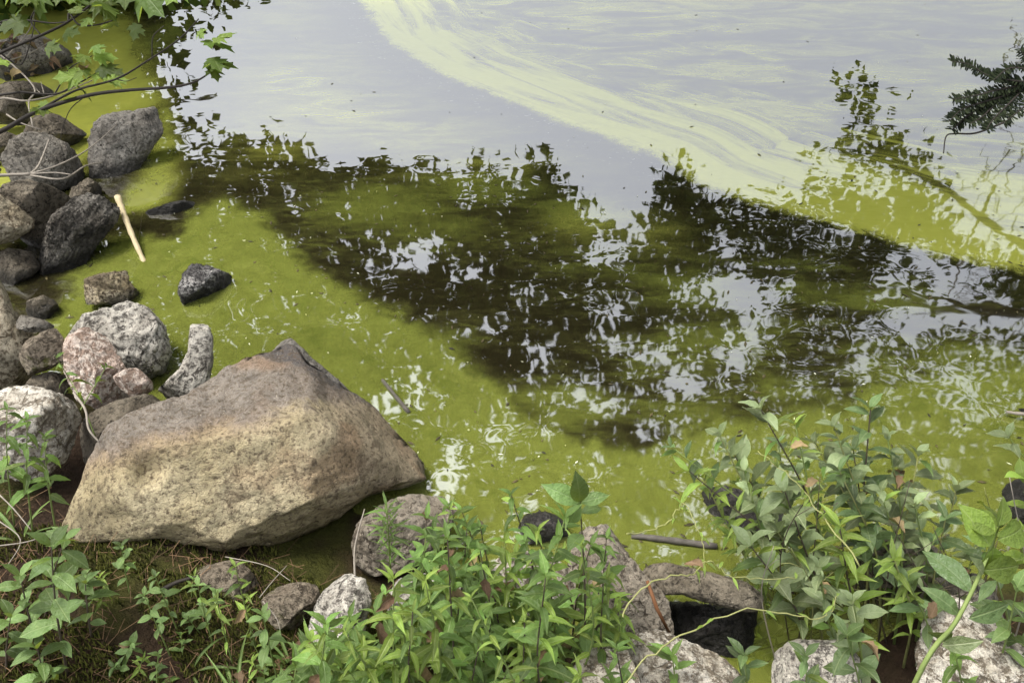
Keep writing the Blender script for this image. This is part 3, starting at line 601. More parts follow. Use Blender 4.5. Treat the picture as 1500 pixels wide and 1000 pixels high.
# ------------------------------------------------------------------ weed clump below the boulder (middle of the bank)
rs = random.Random(21)
def env(px):      # upper outline of the clump in the view, per column
    return np.interp(px, [420, 470, 540, 600, 680, 740, 800, 850, 900, 940], [930, 910, 870, 775, 722, 715, 712, 725, 790, 900])
cnt = 0
while cnt < 76:
    px = rs.uniform(430, 925); py = env(px) + (rs.random() ** 1.2) * (1030 - env(px)); Yd = rs.uniform(.72, 1.22)
    t = tip_at(px, py, Yd); bx, by = t.x + rs.uniform(-.08, .08), Yd - rs.uniform(-.04, .12); b = ground_pt(bx, by); h = t.z - b.z
    if not .14 < h < .78 or (t - CAM).length < .95: continue
    kind = 'lime' if rs.random() < .4 else 'weed'; wd = rs.random() < .3
    where = 'by the white black-speckled rock' if px < 580 else ('over the bright white rock' if px < 760 else 'beside the cream-topped rock')
    WL = ('yellow-green slender-leaved weed ' if kind == 'lime' else 'deep green toothed-leaf weed ') + ('with a dark stem ' if wd else '') + 'in the clump ' + where
    plant('weed', WL, 'plant', arch(b, t, .02, rs.uniform(-.1, .1)), kind, int(9 + h * 24), .055 + .065 * rs.random(), .2, (-.1, .55), .0035, 'woody' if wd else 'green', 'weeds in the dense clump', seed=cnt)
    cnt += 1
# the tall dogwood shoot with three round leaves on top
b = ground_pt(.19, .98); t = tip_at(850, 735, 1.06)
e = plant('sapling', 'tall thin-stemmed sapling topped by three oval leaves above the weed clump', 'plant', [b, b.lerp(t, .5) + Vector((.01, 0, .02)), t], 'seed', 7, .085, .35, (.0, .5), .004, 'woody', topper=False, seed=3, tipsize=1)
for px, py, L in ((795, 708, .085), (846, 693, .06), (897, 724, .075), (830, 775, .06)):
    q = tip_at(px, py, 1.05); put_leaf(e, b, 'seed', t, q - t, (q - t).length * .85, up=Vector((0, -.6, .8)))
# spiky weed in front of the brown boulder
b = at(572, 835, .18); t = tip_at(567, 742, b.y + .04)
plant('spiky_weed', 'narrow-leaved spiky weed standing before the rounded brown boulder', 'plant', [b, b.lerp(t, .5), t], 'spike', 46, .075, .1, (.15, .6), .0035, seed=5, tipsize=.8)
# seedlings on the mossy ground, lower left
SG = 'oval-leaved seedlings on the mossy ground'
SEED = [((95, 985), (75, 800), 12, .085), ((60, 960), (30, 845), 9, .08), ((130, 930), (125, 855), 9, .075), ((20, 1000), (15, 905), 7, .08), ((80, 1040), (55, 950), 8, .075), ((60, 900), (95, 790), 8, .09)]
for i, (bp, tp, n, L) in enumerate(SEED):
    b = at(*bp, .33); b.z = tz(b.x, b.y) - .01; t = tip_at(*tp, b.y + .07)
    plant('seedling', 'leafy oval-leaved shrub seedling in the thicket at the lower flank of the boulder', 'plant', arch(b, t, .05), 'seed', n, L, .25, (-.1, .5), .0035, 'woody', 'oval-leaved shrub seedlings beside the boulder', seed=i + 40, order='pair', tipsize=.8)
for i, (bp, tp, n, L, lab) in enumerate([
    ((185, 862), (178, 800), 8, .045, 'small rounded-leaf seedling right under the boulder edge'),
    ((250, 905), (228, 845), 8, .05, 'pale green seedling sprawling over red needles'),
    ((240, 945), (212, 872), 7, .05, 'low sprig with drooping leaves on the moss'),
    ((300, 920), (290, 858), 8, .05, 'slender seedling leaning towards the half-buried stone'),
    ((365, 925), (345, 830), 11, .055, 'bright lime seedling in front of the half-buried stone'),
    ((330, 950), (318, 880), 8, .055, 'spreading lime seedling among grass blades on moss'),
    ((225, 1010), (232, 958), 9, .035, 'tiny many-leaved sprout on bare moss'),
    ((400, 985), (385, 900), 9, .06, 'leafy seedling below the moss-covered stone'),
    ((60, 1050), (75, 985), 6, .06, 'dull green seedling with reddish blotches low on the soil')]):
    b = at(*bp, .3); b.z = tz(b.x, b.y) - .01; t = tip_at(*tp, b.y + .04)
    plant('seedling', lab, 'plant', arch(b, t, .06), 'lime' if i in (4, 5) else 'seed', n, L, .3, (-.1, .5), .0025, 'green', seed=i + 60, order='pair', tipsize=.7)
rs = random.Random(64)
for i in range(16):
    px, py = rs.uniform(90, 440), rs.uniform(850, 1000); b = at(px, py, .3); b.z = tz(b.x, b.y) - .01; t = b + Vector((rs.uniform(-.05, .05), rs.uniform(-.02, .05), rs.uniform(.04, .11)))
    plant('seedling', 'tiny bright green sprout scattered on the moss below the boulder', 'plant', arch(b, t, .05), ('seed', 'lime')[i % 2], 6, .04, .3, (0, .5), .0018, 'green', 'tiny sprouts on the moss', seed=700 + i, order='pair', tipsize=.8)
# weeds by the white-and-tan rock, left side
for i, (bp, tp, kind, n, L, z) in enumerate([((20, 740), (40, 615), 'weed', 14, .085, .4), ((-15, 720), (10, 600), 'weed', 10, .085, .42), ((55, 735), (65, 640), 'weed', 12, .075, .38)]):
    b = at(*bp, z); b.z = tz(b.x, b.y); t = tip_at(*tp, b.y + .05)
    plant('weed', 'drooping narrow-leaved weed growing in front of the white and tan rock', 'plant', arch(b, t, .05), kind, n, L, .35, (-.3, .4), .003, group='weeds before the white and tan rock', seed=i + 90)
b = at(140, 640, .35); t = tip_at(80, 520, b.y + .05)
plant('vine', 'thin straggling weed climbing over the pinkish rock', 'plant', [b, at(118, 585, .47), at(100, 552, .5), t], 'weed', 9, .055, .3, (.0, .5), .0025, seed=101, topper=False)
b = at(118, 600, .44); t = at(155, 538, .46)
plant('weed', 'small three-leaved sprig in front of the pinkish rock', 'plant', [b, b.lerp(t, .5), t], 'weed', 5, .06, .3, (.1, .5), .0022, seed=103)
# grass tufts
GL = [((265, 960), 6, .22, 'thin grass tuft fanning out over the moss'), ((335, 1000), 7, .2, 'short grass tuft at the foot of the lime seedlings'), ((470, 985), 9, .24, 'broad grass tuft beside the speckled rock'), ((20, 775), 6, .2, 'grass tuft by the end of the boulder'), ((415, 945), 6, .16, 'wispy grass under the moss-covered stone')]
for i, (bp, n, L, lab) in enumerate(GL):
    b = at(*bp, .32); b.z = tz(b.x, b.y) - .01; e = empty('grass_tuft', b); tag(e, lab, 'grass'); r_ = random.Random(i + 5)
    for k in range(n):
        w_ = r_.uniform(0, 6.28); put_leaf(e, b, 'grass', b + Vector((math.cos(w_), math.sin(w_), 0)) * .01, Vector((math.cos(w_), math.sin(w_), r_.uniform(.5, 1.6))), L * r_.uniform(.6, 1.1), rnd=r_, name='blade')

# ------------------------------------------------------------------ right shrub: grey-green willowy stems leaning over the water
SH = [((1260, 900), (985, 655), .10, 13), ((1230, 880), (1055, 640), .08, 12), ((1240, 890), (1115, 600), .12, 13), ((1270, 900), (1165, 622), .08, 13), ((1280, 900), (1222, 625), .06, 14), ((1290, 900), (1275, 600), .1, 13),
      ((1310, 900), (1300, 640), .05, 11), ((1330, 905), (1345, 668), .1, 11), ((1240, 910), (1010, 690), .05, 11), ((1200, 900), (1090, 690), .0, 12), ((1300, 920), (1230, 690), -.02, 14), ((1260, 930), (1150, 720), -.03, 13),
      ((1320, 930), (1290, 720), -.03, 13), ((1180, 880), (1030, 700), .06, 13), ((1190, 870), (1075, 665), .1, 13), ((1220, 870), (1140, 650), .12, 13), ((1300, 880), (1195, 650), .12, 13), ((1330, 890), (1320, 690), .1, 12), ((1150, 900), (1060, 760), 0, 11), ((1380, 900), (1400, 720), .06, 11), ((1260, 880), (1250, 660), .1, 13), ((1400, 940), (1430, 800), 0, 11), ((1220, 930), (1140, 780), -.05, 11), ((1290, 950), (1230, 770), -.06, 13), ((1350, 930), (1340, 740), 0, 12), ((1370, 940), (1385, 760), 0, 11), ((1200, 960), (1100, 800), -.05, 10), ((1260, 980), (1200, 830), -.1, 12), ((1330, 970), (1310, 820), -.1, 12)]
for i, (bp, tp, lean, n) in enumerate(SH):
    b = at(*bp, .06); b.z = tz(b.x, b.y) - .02; t = tip_at(*tp, b.y + .12 + lean)
    kind = ('dark', 'grey', 'grey', 'lime', 'grey')[i % 5]; sk = ('green', 'yellow', 'woody')[i % 3]
    SL = {'dark': 'dark green', 'grey': 'grey-green', 'lime': 'yellow-green'}[kind] + ' leafy shrub shoot with a ' + {'green': 'green', 'yellow': 'yellowish', 'woody': 'dark woody'}[sk] + ' stem ' + ('stretching out over the black soaked rock' if tp[1] < 700 and tp[0] < 1180 else 'tall against the green water' if tp[1] < 700 else 'low by the brown-grey stone')
    plant('shrub_shoot', SL, 'shrub', arch(b, t, .04, -.04 if i % 2 else .05), kind, n + 5, .068 + .016 * (i % 3), .3, (.1, .75), .0045, sk, 'shoots of the willowy shrub', seed=200 + i, tipsize=.85)
# the large-leaved stem close to the right edge
pts = [Vector((.70, .50, tz(.7, .5))), wp(1335, 1010, 1.30), wp(1400, 910, 1.32), wp(1440, 830, 1.34), wp(1462, 770, 1.36)]
e = empty('large_leaved_stem', pts[0]); tag(e, 'thick green stem with large dark paired leaves in front of the bright flat rock', 'plant')
stem_obj(e, pts[0], spline(pts, 6), .0052, .003, 'green')
for p0, p1, L, k in (((1425, 868), (1362, 800), .13, 'dark'), ((1405, 900), (1365, 862), .1, 'dark'), ((1395, 925), (1368, 930), .09, 'dark'), ((1418, 905), (1500, 880), .12, 'dark'), ((1380, 945), (1440, 940), .08, 'grey'), ((1440, 840), (1420, 815), .06, 'grey'),
                  ((1450, 800), (1400, 725), .11, 'broad'), ((1458, 775), (1450, 735), .1, 'broad'), ((1460, 790), (1510, 775), .1, 'broad'), ((1462, 770), (1478, 715), .06, 'broad'), ((1455, 800), (1448, 860), .08, 'broad'), ((1440, 835), (1490, 830), .1, 'broad'), ((1462, 772), (1425, 760), .09, 'broad')):
    a = wp(*p0, 1.335); q = wp(*p1, 1.335 - random.uniform(-.05, .06)); put_leaf(e, pts[0], k, a, q - a, .8 * max(L, (q - a).length), up=Vector((0, -.65, .75)), roll=random.uniform(-.3, .3))
# leaves creeping in along the right edge
for i, (bp, tp, n, k, lab) in enumerate([((1560, 930), (1490, 790), 9, 'broad', 'yellow-green broad-leaved shoot at the edge of the bright flat rock'), ((1580, 1010), (1480, 930), 10, 'dark', 'dark leafy shoot hanging over the bright flat rock'),
                                         ((1600, 760), (1478, 640), 7, 'grey', 'pale twig end with three leaves dangling over the drowned stone'), ((1290, 1060), (1240, 930), 10, 'dark', 'low dark leafy shoot on the grey speckled rock'),
                                         ((1200, 1060), (1180, 960), 9, 'dark', 'broad dark sprout in front of the grey speckled rock'), ((1110, 1060), (1090, 960), 8, 'dark', 'dark sprout by the end of the long pale rock'), ((1430, 1060), (1400, 960), 9, 'weed', 'green sprout growing before the bright flat rock'), ((1000, 1070), (985, 960), 7, 'weed', 'pale green sprout before the long pale rock'),
      ((1500, 960), (1440, 800), 9, 'dark', 'dark broad shoot leaning from the bright flat rock towards the water'), ((1400, 970), (1330, 850), 9, 'dark', 'dark leafy shoot between the brown-grey stone and the bright flat rock'), ((1460, 1010), (1490, 860), 9, 'seed', 'soft green shoot rising behind the large-leaved stem'),
      ((1290, 1000), (1250, 880), 9, 'grey', 'dull grey-green shoot between the speckled rock and the brown-grey stone'), ((1560, 900), (1500, 700), 9, 'broad', 'yellow-green shoot beside the wet black rock')]):
    b = at(*bp, .15); b.z = tz(b.x, b.y) - .01; t = tip_at(*tp, b.y + .05)
    plant('leafy_shoot', lab, 'plant', arch(b, t, .05), k, n, .085, .25, (0, .6), .004, 'green', seed=300 + i, tipsize=.8)
rs = random.Random(55)
for i in range(14):
    b = at(1600 + i * 55 + rs.uniform(-25, 25), rs.uniform(820, 1000), .2); b.z = tz(b.x, b.y) - .01; t = b + Vector((rs.uniform(-.1, .1), rs.uniform(-.05, .12), rs.uniform(.2, .45)))
    plant('weed', 'green lance-leaved weed growing between the stones of the bare bank', 'plant', arch(b, t, .03), ('weed', 'lime', 'seed')[i % 3], 12, .08, .2, (-.1, .5), .0035, 'green', 'weeds on the bare bank', seed=500 + i)
# yellow vines
VN = [([(905, 1010, 1.50), (950, 962, 1.52), (1000, 930, 1.55), (1080, 896, 1.58), (1150, 897, 1.6), (1195, 905, 1.6), (1218, 893, 1.6), (1226, 872, 1.6)], 'long arching yellow-green vine sweeping in front of the hollow slab'),
      ([(912, 905, 1.62), (920, 885, 1.64), (955, 852, 1.66), (1000, 842, 1.68), (1018, 840, 1.7), (1030, 825, 1.7), (1045, 823, 1.7), (1068, 842, 1.7), (1110, 848, 1.7), (1165, 846, 1.7)], 'thin pale vine curling over the top of the hollow slab'),
      ([(915, 781, 1.8), (950, 778, 1.85), (975, 766, 1.87), (996, 745, 1.87), (1000, 735, 1.87), (1020, 765, 1.83), (1030, 800, 1.79), (1030, 832, 1.74)], 'looping yellow vine over the floating log'),
      ([(1260, 830, 1.62), (1225, 780, 1.66), (1190, 735, 1.72), (1150, 690, 1.76), (1110, 660, 1.8)], 'twisted yellow vine climbing along the shrub shoots')]
for i, (pl, lab) in enumerate(VN):
    pts = [wp(*p) for p in pl]; e = empty('vine', pts[0]); tag(e, lab, 'vine'); r_ = random.Random(i)
    sp = [q + Vector((r_.gauss(0, .0022), r_.gauss(0, .0022), r_.gauss(0, .0022))) for q in spline(pts, 5)]; stem_obj(e, pts[0], sp, .002, .001, 'yellow')
    for k in range(8):
        q = r_.choice(sp[len(sp) // 3:]); put_leaf(e, pts[0], 'lime', q, Vector((r_.uniform(-1, 1), r_.uniform(-1, 1), r_.uniform(-.2, .8))), .03, rnd=r_)
rs = random.Random(77)
for i in range(16):
    bx = rs.uniform(1130, 1480); b = at(bx, rs.uniform(900, 990), .1); b.z = tz(b.x, b.y) - .01; tp = (bx + rs.uniform(-120, 60), rs.uniform(690, 850)); t = tip_at(*tp, b.y + rs.uniform(0, .12))
    e = empty('dry_weed', b); tag(e, 'leafless thin dry weed stalk tangled among the shrub shoots', 'plant', 'dry weed stalks in the shrub')
    m = b.lerp(t, .55) + Vector((rs.uniform(-.06, .06), rs.uniform(-.04, .04), .02)); k = ('woody', 'pale', 'yellow', 'woody')[i % 4]
    sp = spline([b, m, t], 6); stem_obj(e, b, sp, .0026, .0009, k)
    for f in (6, 9):
        d = Vector((rs.uniform(-1, 1), rs.uniform(-.3, .3), rs.uniform(.2, 1))) * .09; stem_obj(e, b, [sp[f], sp[f] + d * .6 + Vector((0, 0, .012)), sp[f] + d], .0013, .0006, k, 'side_twig', 4)
# red-brown stick leaning in the hollow
pts = [at(985, 935, .15), at(962, 890, .30), at(948, 850, .33)]
V, Fc = [], []; tube(pts, [.004, .006, .005], V, Fc, 6); tag(obj('stick', mesh('stick', V, Fc, SM['red'])), 'red-brown stick leaning in the hollow beside the cream-topped rock', 'stick')

# ------------------------------------------------------------------ sticks and floating things
def stick(name, label, pts, r, mat, cat='stick', group=None, sides=8, knots=0):
    sp = spline(pts, 5); rr = [r[0] + (r[1] - r[0]) * i / (len(sp) - 1) for i in range(len(sp))]; rr = [q * (1 + .12 * math.sin(i * 2.3)) for i, q in enumerate(rr)]
    V, Fc = [], []; tube([p - sp[0] for p in sp], rr, V, Fc, sides)
    o = obj(name, mesh(name, V, Fc, SM[mat]), loc=sp[0]); return tag(o, label, cat, group)
stick('peeled_stick', 'pale yellow peeled stick leaning from the ridged rock into the scum', [at(172, 288, .17), at(182, 315, .12), at(195, 348, .06), at(214, 390, -.02)], (.017, .012), 'stick')
stick('floating_stick', 'short dark stick floating off the tip of the boulder', [at(560, 556, .004), at(577, 577, .006), at(599, 604, .002)], (.006, .009), 'wetwood')
stick('floating_log', 'thin straight weathered branch floating before the hollow slab', [at(925, 784, .005), at(975, 790, .008), at(1050, 800, .005)], (.010, .012), 'wetwood')
stick('floating_twig', 'bleached broken twig tip showing beside the drowned stone', [at(1474, 603, .02), at(1500, 606, .03), at(1530, 604, .04)], (.006, .01), 'pale')
def branchy(name, label, lines, mat, cat='branch', sides=5):
    base = lines[0][0][0]; e = empty(name, base); tag(e, label, cat)
    for k, (pts, r0, r1) in enumerate(lines):
        stem_obj(e, base, spline(pts, 5), r0, r1, mat, 'stem' if k == 0 else 'twig', sides)
    return e
zt = .36
branchy('dry_branch', 'bleached forked dry twig lying across the rounded grey-brown rock', [
    ([at(-30, 258, zt), at(15, 256, zt), at(45, 255, zt)], .010, .008), ([at(45, 255, zt), at(57, 242, zt), at(72, 205, zt + .03)], .007, .004), ([at(45, 255, zt), at(85, 242, zt), at(130, 218, zt), at(172, 182, .26)], .006, .002),
    ([at(45, 255, zt), at(80, 253, zt), at(105, 256, zt)], .005, .003), ([at(45, 257, zt), at(92, 262, zt), at(125, 243, .3), at(150, 238, .26)], .006, .003)], 'pale')
branchy('dry_branch', 'tangle of bare grey twigs over the flat rock with dead leaves', [
    ([at(-40, 170, .4), at(0, 145, .42), at(40, 148, .42), at(85, 138, .40), at(135, 118, .38)], .008, .003), ([at(-30, 60, .3), at(10, 88, .32), at(50, 128, .4), at(42, 150, .42), at(48, 185, .36)], .007, .004), ([at(-20, 115, .38), at(20, 72, .3), at(45, 40, .28), at(52, 5, .28)], .006, .002),
    ([at(50, 128, .4), at(64, 140, .38), at(60, 120, .36)], .004, .002), ([at(10, 168, .4), at(30, 180, .38), at(60, 190, .34)], .006, .003), ([at(-10, 95, .34), at(40, 80, .3), at(75, 60, .28)], .005, .002), ([at(-20, 30, .25), at(15, 40, .26), at(45, 55, .26)], .005, .002)], 'pale')
branchy('dry_twig', 'pale crooked twig hanging by the left flank of the boulder', [([at(108, 575, .5), at(125, 600, .5), at(130, 628, .48), at(146, 648, .45)], .004, .003)], 'pale', 'twig')
branchy('dry_twig', 'upright grey twig in the dark gap beside the spiky weed', [([at(520, 850, .15), at(520, 800, .2), at(534, 745, .25)], .004, .002)], 'pale', 'twig')
branchy('dry_twig', 'bare arching root strand on the mossy stone before the boulder', [([at(330, 815, .3), at(390, 828, .36), at(425, 850, .38)], .0016, .001), ([at(380, 875, .34), at(400, 850, .36), at(420, 828, .36)], .0016, .001), ([at(385, 880, .34), at(405, 905, .34), at(412, 930, .32)], .0016, .001)], 'pale', 'twig')
branchy('dry_twig', 'brown straw stems lying on the ground beside the boulder end', [([at(-10, 800, .42), at(40, 793, .42), at(75, 780, .42)], .002, .0012), ([at(0, 725, .45), at(20, 745, .44), at(45, 775, .42)], .0022, .0015), ([at(-5, 760, .43), at(30, 790, .42), at(10, 830, .4)], .002, .001)], 'pale', 'twig')
branchy('dry_twig', 'short dark stick on the red needles below the boulder', [([at(235, 865, .27), at(260, 852, .28), at(292, 843, .28)], .007, .005)], 'bark', 'twig')

# maple sapling at the left bank, branches reaching into view
rt = Vector((-3.0, 2.2, tz(-3.0, 2.2) - .03)); top = Vector((-2.75, 2.6, 1.35)); j1 = wp(-70, 220, 2.9)
e = empty('maple_sapling', rt); tag(e, 'maple sapling whose dark thin branches and lobed leaves reach over the rocks and scum', 'sapling')
stem_obj(e, rt, spline([rt, rt.lerp(top, .5) + Vector((.05, 0, 0)), top], 5), .024, .014, 'bark', 'trunk', 8)
br1 = [rt.lerp(top, .3), j1, wp(0, 193, 2.85), wp(55, 163, 2.8), wp(125, 141, 2.75), wp(180, 133, 2.72), wp(250, 128, 2.66), wp(285, 120, 2.62), wp(312, 104, 2.6)]
br2 = [wp(55, 163, 2.8), wp(110, 133, 2.76), wp(170, 116, 2.72), wp(215, 90, 2.68), wp(262, 58, 2.62), wp(291, 28, 2.58)]
br3 = [rt.lerp(top, .8), wp(-60, 110, 2.7), wp(0, 78, 2.68), wp(60, 52, 2.62), wp(100, 32, 2.58), wp(140, 0, 2.55), wp(165, -40, 2.5)]
br4 = [wp(100, 32, 2.58), wp(102, 20, 2.58), wp(115, 36, 2.56), wp(140, 37, 2.55), wp(170, 29, 2.54)]
br5 = [wp(30, 135, 2.8), wp(80, 138, 2.8), wp(110, 125, 2.78), wp(140, 108, 2.76)]
br6 = [top, wp(-80, 10, 2.6), wp(40, -20, 2.5), wp(160, -40, 2.4), wp(300, -60, 2.3)]
br7 = [wp(223, 84, 2.67), wp(224, 55, 2.66), wp(240, 38, 2.65)]
br8 = [wp(-40, 145, 2.85), wp(30, 135, 2.8)]
br9 = [wp(60, 52, 2.62), wp(45, 30, 2.62), wp(58, 2, 2.6), wp(60, -20, 2.6)]
br10 = [wp(0, 78, 2.68), wp(30, 95, 2.7), wp(45, 60, 2.68), wp(52, 28, 2.66)]
br11 = [wp(-60, 110, 2.7), wp(-10, 40, 2.66), wp(30, 30, 2.64), wp(75, 34, 2.62), wp(100, 32, 2.58)]
br12 = [wp(125, 141, 2.75), wp(105, 158, 2.76), wp(95, 178, 2.78), wp(88, 205, 2.8)]
br13 = [wp(170, 116, 2.72), wp(185, 119, 2.71), wp(200, 114, 2.7)]
br14 = [wp(80, 138, 2.8), wp(95, 112, 2.79), wp(105, 98, 2.78), wp(135, 82, 2.76)]
for pts, r0, r1 in ((br1, .011, .0025), (br2, .005, .002), (br3, .007, .003), (br4, .004, .002), (br5, .005, .002), (br6, .010, .004), (br7, .0025, .0015), (br8, .006, .005), (br9, .003, .0015), (br10, .003, .0015), (br11, .004, .002), (br12, .002, .001), (br13, .002, .0012), (br14, .0025, .0014)):
    stem_obj(e, rt, spline(pts, 6), r0, r1, 'bark', 'branch', 6)
rs = random.Random(4)
ML = [((305, 95), (345, 95), 46, 'maple', 2.6), ((312, 60), (348, 44), 40, 'limemaple', 2.58), ((312, 85), (330, 112), 40, 'maple', 2.6), ((300, 60), (340, 70), 50, 'maple', 2.6), ((292, 45), (300, 62), 22, 'limemaple', 2.6), ((310, 100), (320, 118), 28, 'maple', 2.6),
      ((138, 82), (172, 84), 34, 'limemaple', 2.76), ((140, 108), (178, 118), 40, 'limemaple', 2.76), ((145, 100), (188, 108), 42, 'maple', 2.76), ((120, 112), (75, 112), 42, 'limemaple', 2.78), ((110, 122), (130, 140), 36, 'maple', 2.77), ((125, 108), (118, 90), 30, 'dead', 2.77), ((160, 118), (200, 115), 30, 'limemaple', 2.73),
      ((95, 48), (132, 45), 36, 'maple', 2.58), ((40, 30), (-5, 40), 50, 'maple', 2.5), ((60, -15), (55, 25), 44, 'maple', 2.5), ((95, -20), (70, 20), 40, 'maple', 2.5), ((140, 0), (165, 25), 44, 'limemaple', 2.5), ((150, 5), (185, 28), 46, 'maple', 2.5), ((205, -20), (240, 30), 70, 'maple', 2.38), ((185, -25), (180, 8), 50, 'maple', 2.4),
      ((260, -20), (235, 15), 44, 'limemaple', 2.35), ((300, -30), (330, 15), 52, 'limemaple', 2.33), ((20, -20), (25, 12), 44, 'maple', 2.5), ((330, -40), (360, 0), 44, 'maple', 2.3), ((55, 158), (70, 175), 30, 'limemaple', 2.8), ((70, 150), (55, 162), 26, 'limemaple', 2.8), ((110, 20), (118, 2), 30, 'limemaple', 2.55)]
for i in range(16):
    x0, y0 = rs.uniform(-10, 210), rs.uniform(-15, 45) if i < 10 else rs.uniform(60, 150); ML.append(((x0, y0), (x0 + rs.uniform(-30, 34), y0 + rs.uniform(2, 22)), rs.uniform(22, 36), rs.choice(('limemaple', 'maple', 'limemaple')), 2.5 if y0 < 50 else 2.76))
for (p0, p1, px, k, t) in ML:
    a, q = wp(*p0, t), wp(*p1, t - rs.uniform(-.05, .08)); put_leaf(e, rt, k, a, q - a, px * t / F * .95, up=Vector((rs.uniform(-.5, .5), -.2, .9)), roll=rs.uniform(-.6, .6), rnd=rs)

# dead leaves and needle litter on the flat rock; a few dead leaves elsewhere
rs = random.Random(8); bpy.context.view_layer.update(); DG = bpy.context.evaluated_depsgraph_get()
def surf(px, py, lift=.006):
    o_ = CAM + ray(px, py) * 3.2; hit, loc_, *_r = scene.ray_cast(DG, o_, ray(px, py).normalized()); return (loc_ if hit else at(px, py, .2)) + Vector((0, 0, lift))
for i in range(28):
    p = surf(rs.uniform(2, 80), rs.uniform(60, 115), .012)
    o = bpy.data.objects.new('dead_leaf', LV['dead'][i % 3]); COL.objects.link(o); o.location = p; o.rotation_euler = (rs.uniform(-.6, .9), rs.uniform(-.6, .6), rs.uniform(0, 6.28)); s = rs.uniform(.07, .12); o.scale = (s, s, s)
    tag(o, 'curled brown dead leaf lying on the flat grey rock', 'leaf', 'dead leaves on the flat grey rock')
for px, py, t, lab in ((1158, 655, 1.85, 'dry reddish-brown leaf caught on the shrub shoots over the black rock'), (1030, 832, 1.66, 'brown and green blotched leaf on the hollow slab vine'), (1178, 712, 1.75, 'small orange-brown leaf caught in the yellow vine'), (1262, 940, 1.5, 'cluster-like rusty dead leaf in the shrub base'), (1360, 905, 1.5, 'orange-brown leaf edge on the bright flat rock'), (350, 985, 1.72, 'brown fallen leaf on the moss near the grass')):
    o = bpy.data.objects.new('dead_leaf', LV['dead'][0]); COL.objects.link(o); o.location = wp(px, py, t); s = .042; o.scale = (s, s, s); o.rotation_euler = (rs.uniform(.3, .9), rs.uniform(-.5, .5), rs.uniform(0, 6)); tag(o, lab, 'leaf')

# hemlock twig at the right: small tree standing outside on the bank
hb = Vector((2.75, 1.2, tz(2.75, 1.2) - .03)); ht = Vector((2.4, 1.35, 2.9))
e = empty('hemlock_tree', hb); tag(e, 'hemlock with dark needled spray hanging over the lake', 'tree')
stem_obj(e, hb, spline([hb, hb.lerp(ht, .5), ht], 5), .05, .02, 'trunk', 'trunk', 9)
T = 2.1; lines = [([hb.lerp(ht, .55), wp(1620, 120, T), wp(1540, 118, T), wp(1500, 130, T), wp(1460, 145, T), wp(1420, 168, T), wp(1395, 190, T)], .008, .002)]
for s in ([(1540, 118), (1500, 120), (1450, 112), (1420, 95), (1394, 90)], [(1520, 122), (1470, 130), (1430, 140), (1396, 146)], [(1480, 138), (1440, 150), (1410, 160), (1390, 178)], [(1500, 130), (1470, 112), (1440, 108)], [(1540, 118), (1510, 95), (1494, 72)], [(1500, 130), (1480, 150), (1455, 175), (1445, 190)], [(1470, 140), (1440, 170), (1420, 182)], [(1560, 118), (1520, 140), (1490, 165), (1470, 180)], [(1540, 118), (1515, 105), (1480, 100), (1455, 118)]):
    lines.append(([wp(x, y, T - .01 * i) for i, (x, y) in enumerate(s)], .0035, .0012))
lines.append(([wp(1470, 180, T - .03), wp(1430, 195, T), wp(1400, 196, T), wp(1386, 200, T), wp(1382, 225, T)], .003, .0015))
rs = random.Random(3); l0 = lines[0][0]
for k in range(9):
    q = l0[0].lerp(l0[1], .2 + .09 * k); sg = 1 if k % 2 else -1
    lines.insert(1, ([q, q + Vector((-.10, .07 * sg, .01)), q + Vector((-.2, .15 * sg, -.05))], .003, .0012))
NV, NF = [], []
for li, (pts, r0, r1) in enumerate(lines):
    sp = spline(pts, 8); stem_obj(e, hb, sp, r0, r1, 'bark', 'branch', 5)
    if li == 0: sp = sp[int(len(sp) * .12):]
    if li == len(lines) - 1: continue
    for i in range(len(sp) - 1):
        t = (sp[i + 1] - sp[i])
        if t.length < 1e-5: continue
        for k in range(int(t.length / .0010)):
            p = sp[i] + t * rs.random(); tn = t.normalized(); sd = tn.cross(Vector((0, -.5, .8))).normalized() * rs.choice((-1, 1))
            d = (sd + tn * rs.uniform(.1, .8) + Vector((0, 0, rs.uniform(-.5, .5)))).normalized(); L = rs.uniform(.014, .024); wv = d.cross(Vector((rs.uniform(-1, 1), -.5, .7))).normalized() * .0021
            b0 = len(NV); p = p - hb; NV += [p - wv, p + wv, p + d * L * .8 + wv, p + d * L, p + d * L * .8 - wv]; NF.append((b0, b0 + 1, b0 + 2, b0 + 3, b0 + 4))
gm = NT('hemlock_needle'); gm.principled(gm.mix(gm.n('NewGeometry').outputs['Random Per Island'], (.006, .010, .005), (.026, .034, .015)), .8, None, .12)
tag(obj('needles', mesh('needles', NV, NF, gm.m, False), e), kind='stuff')

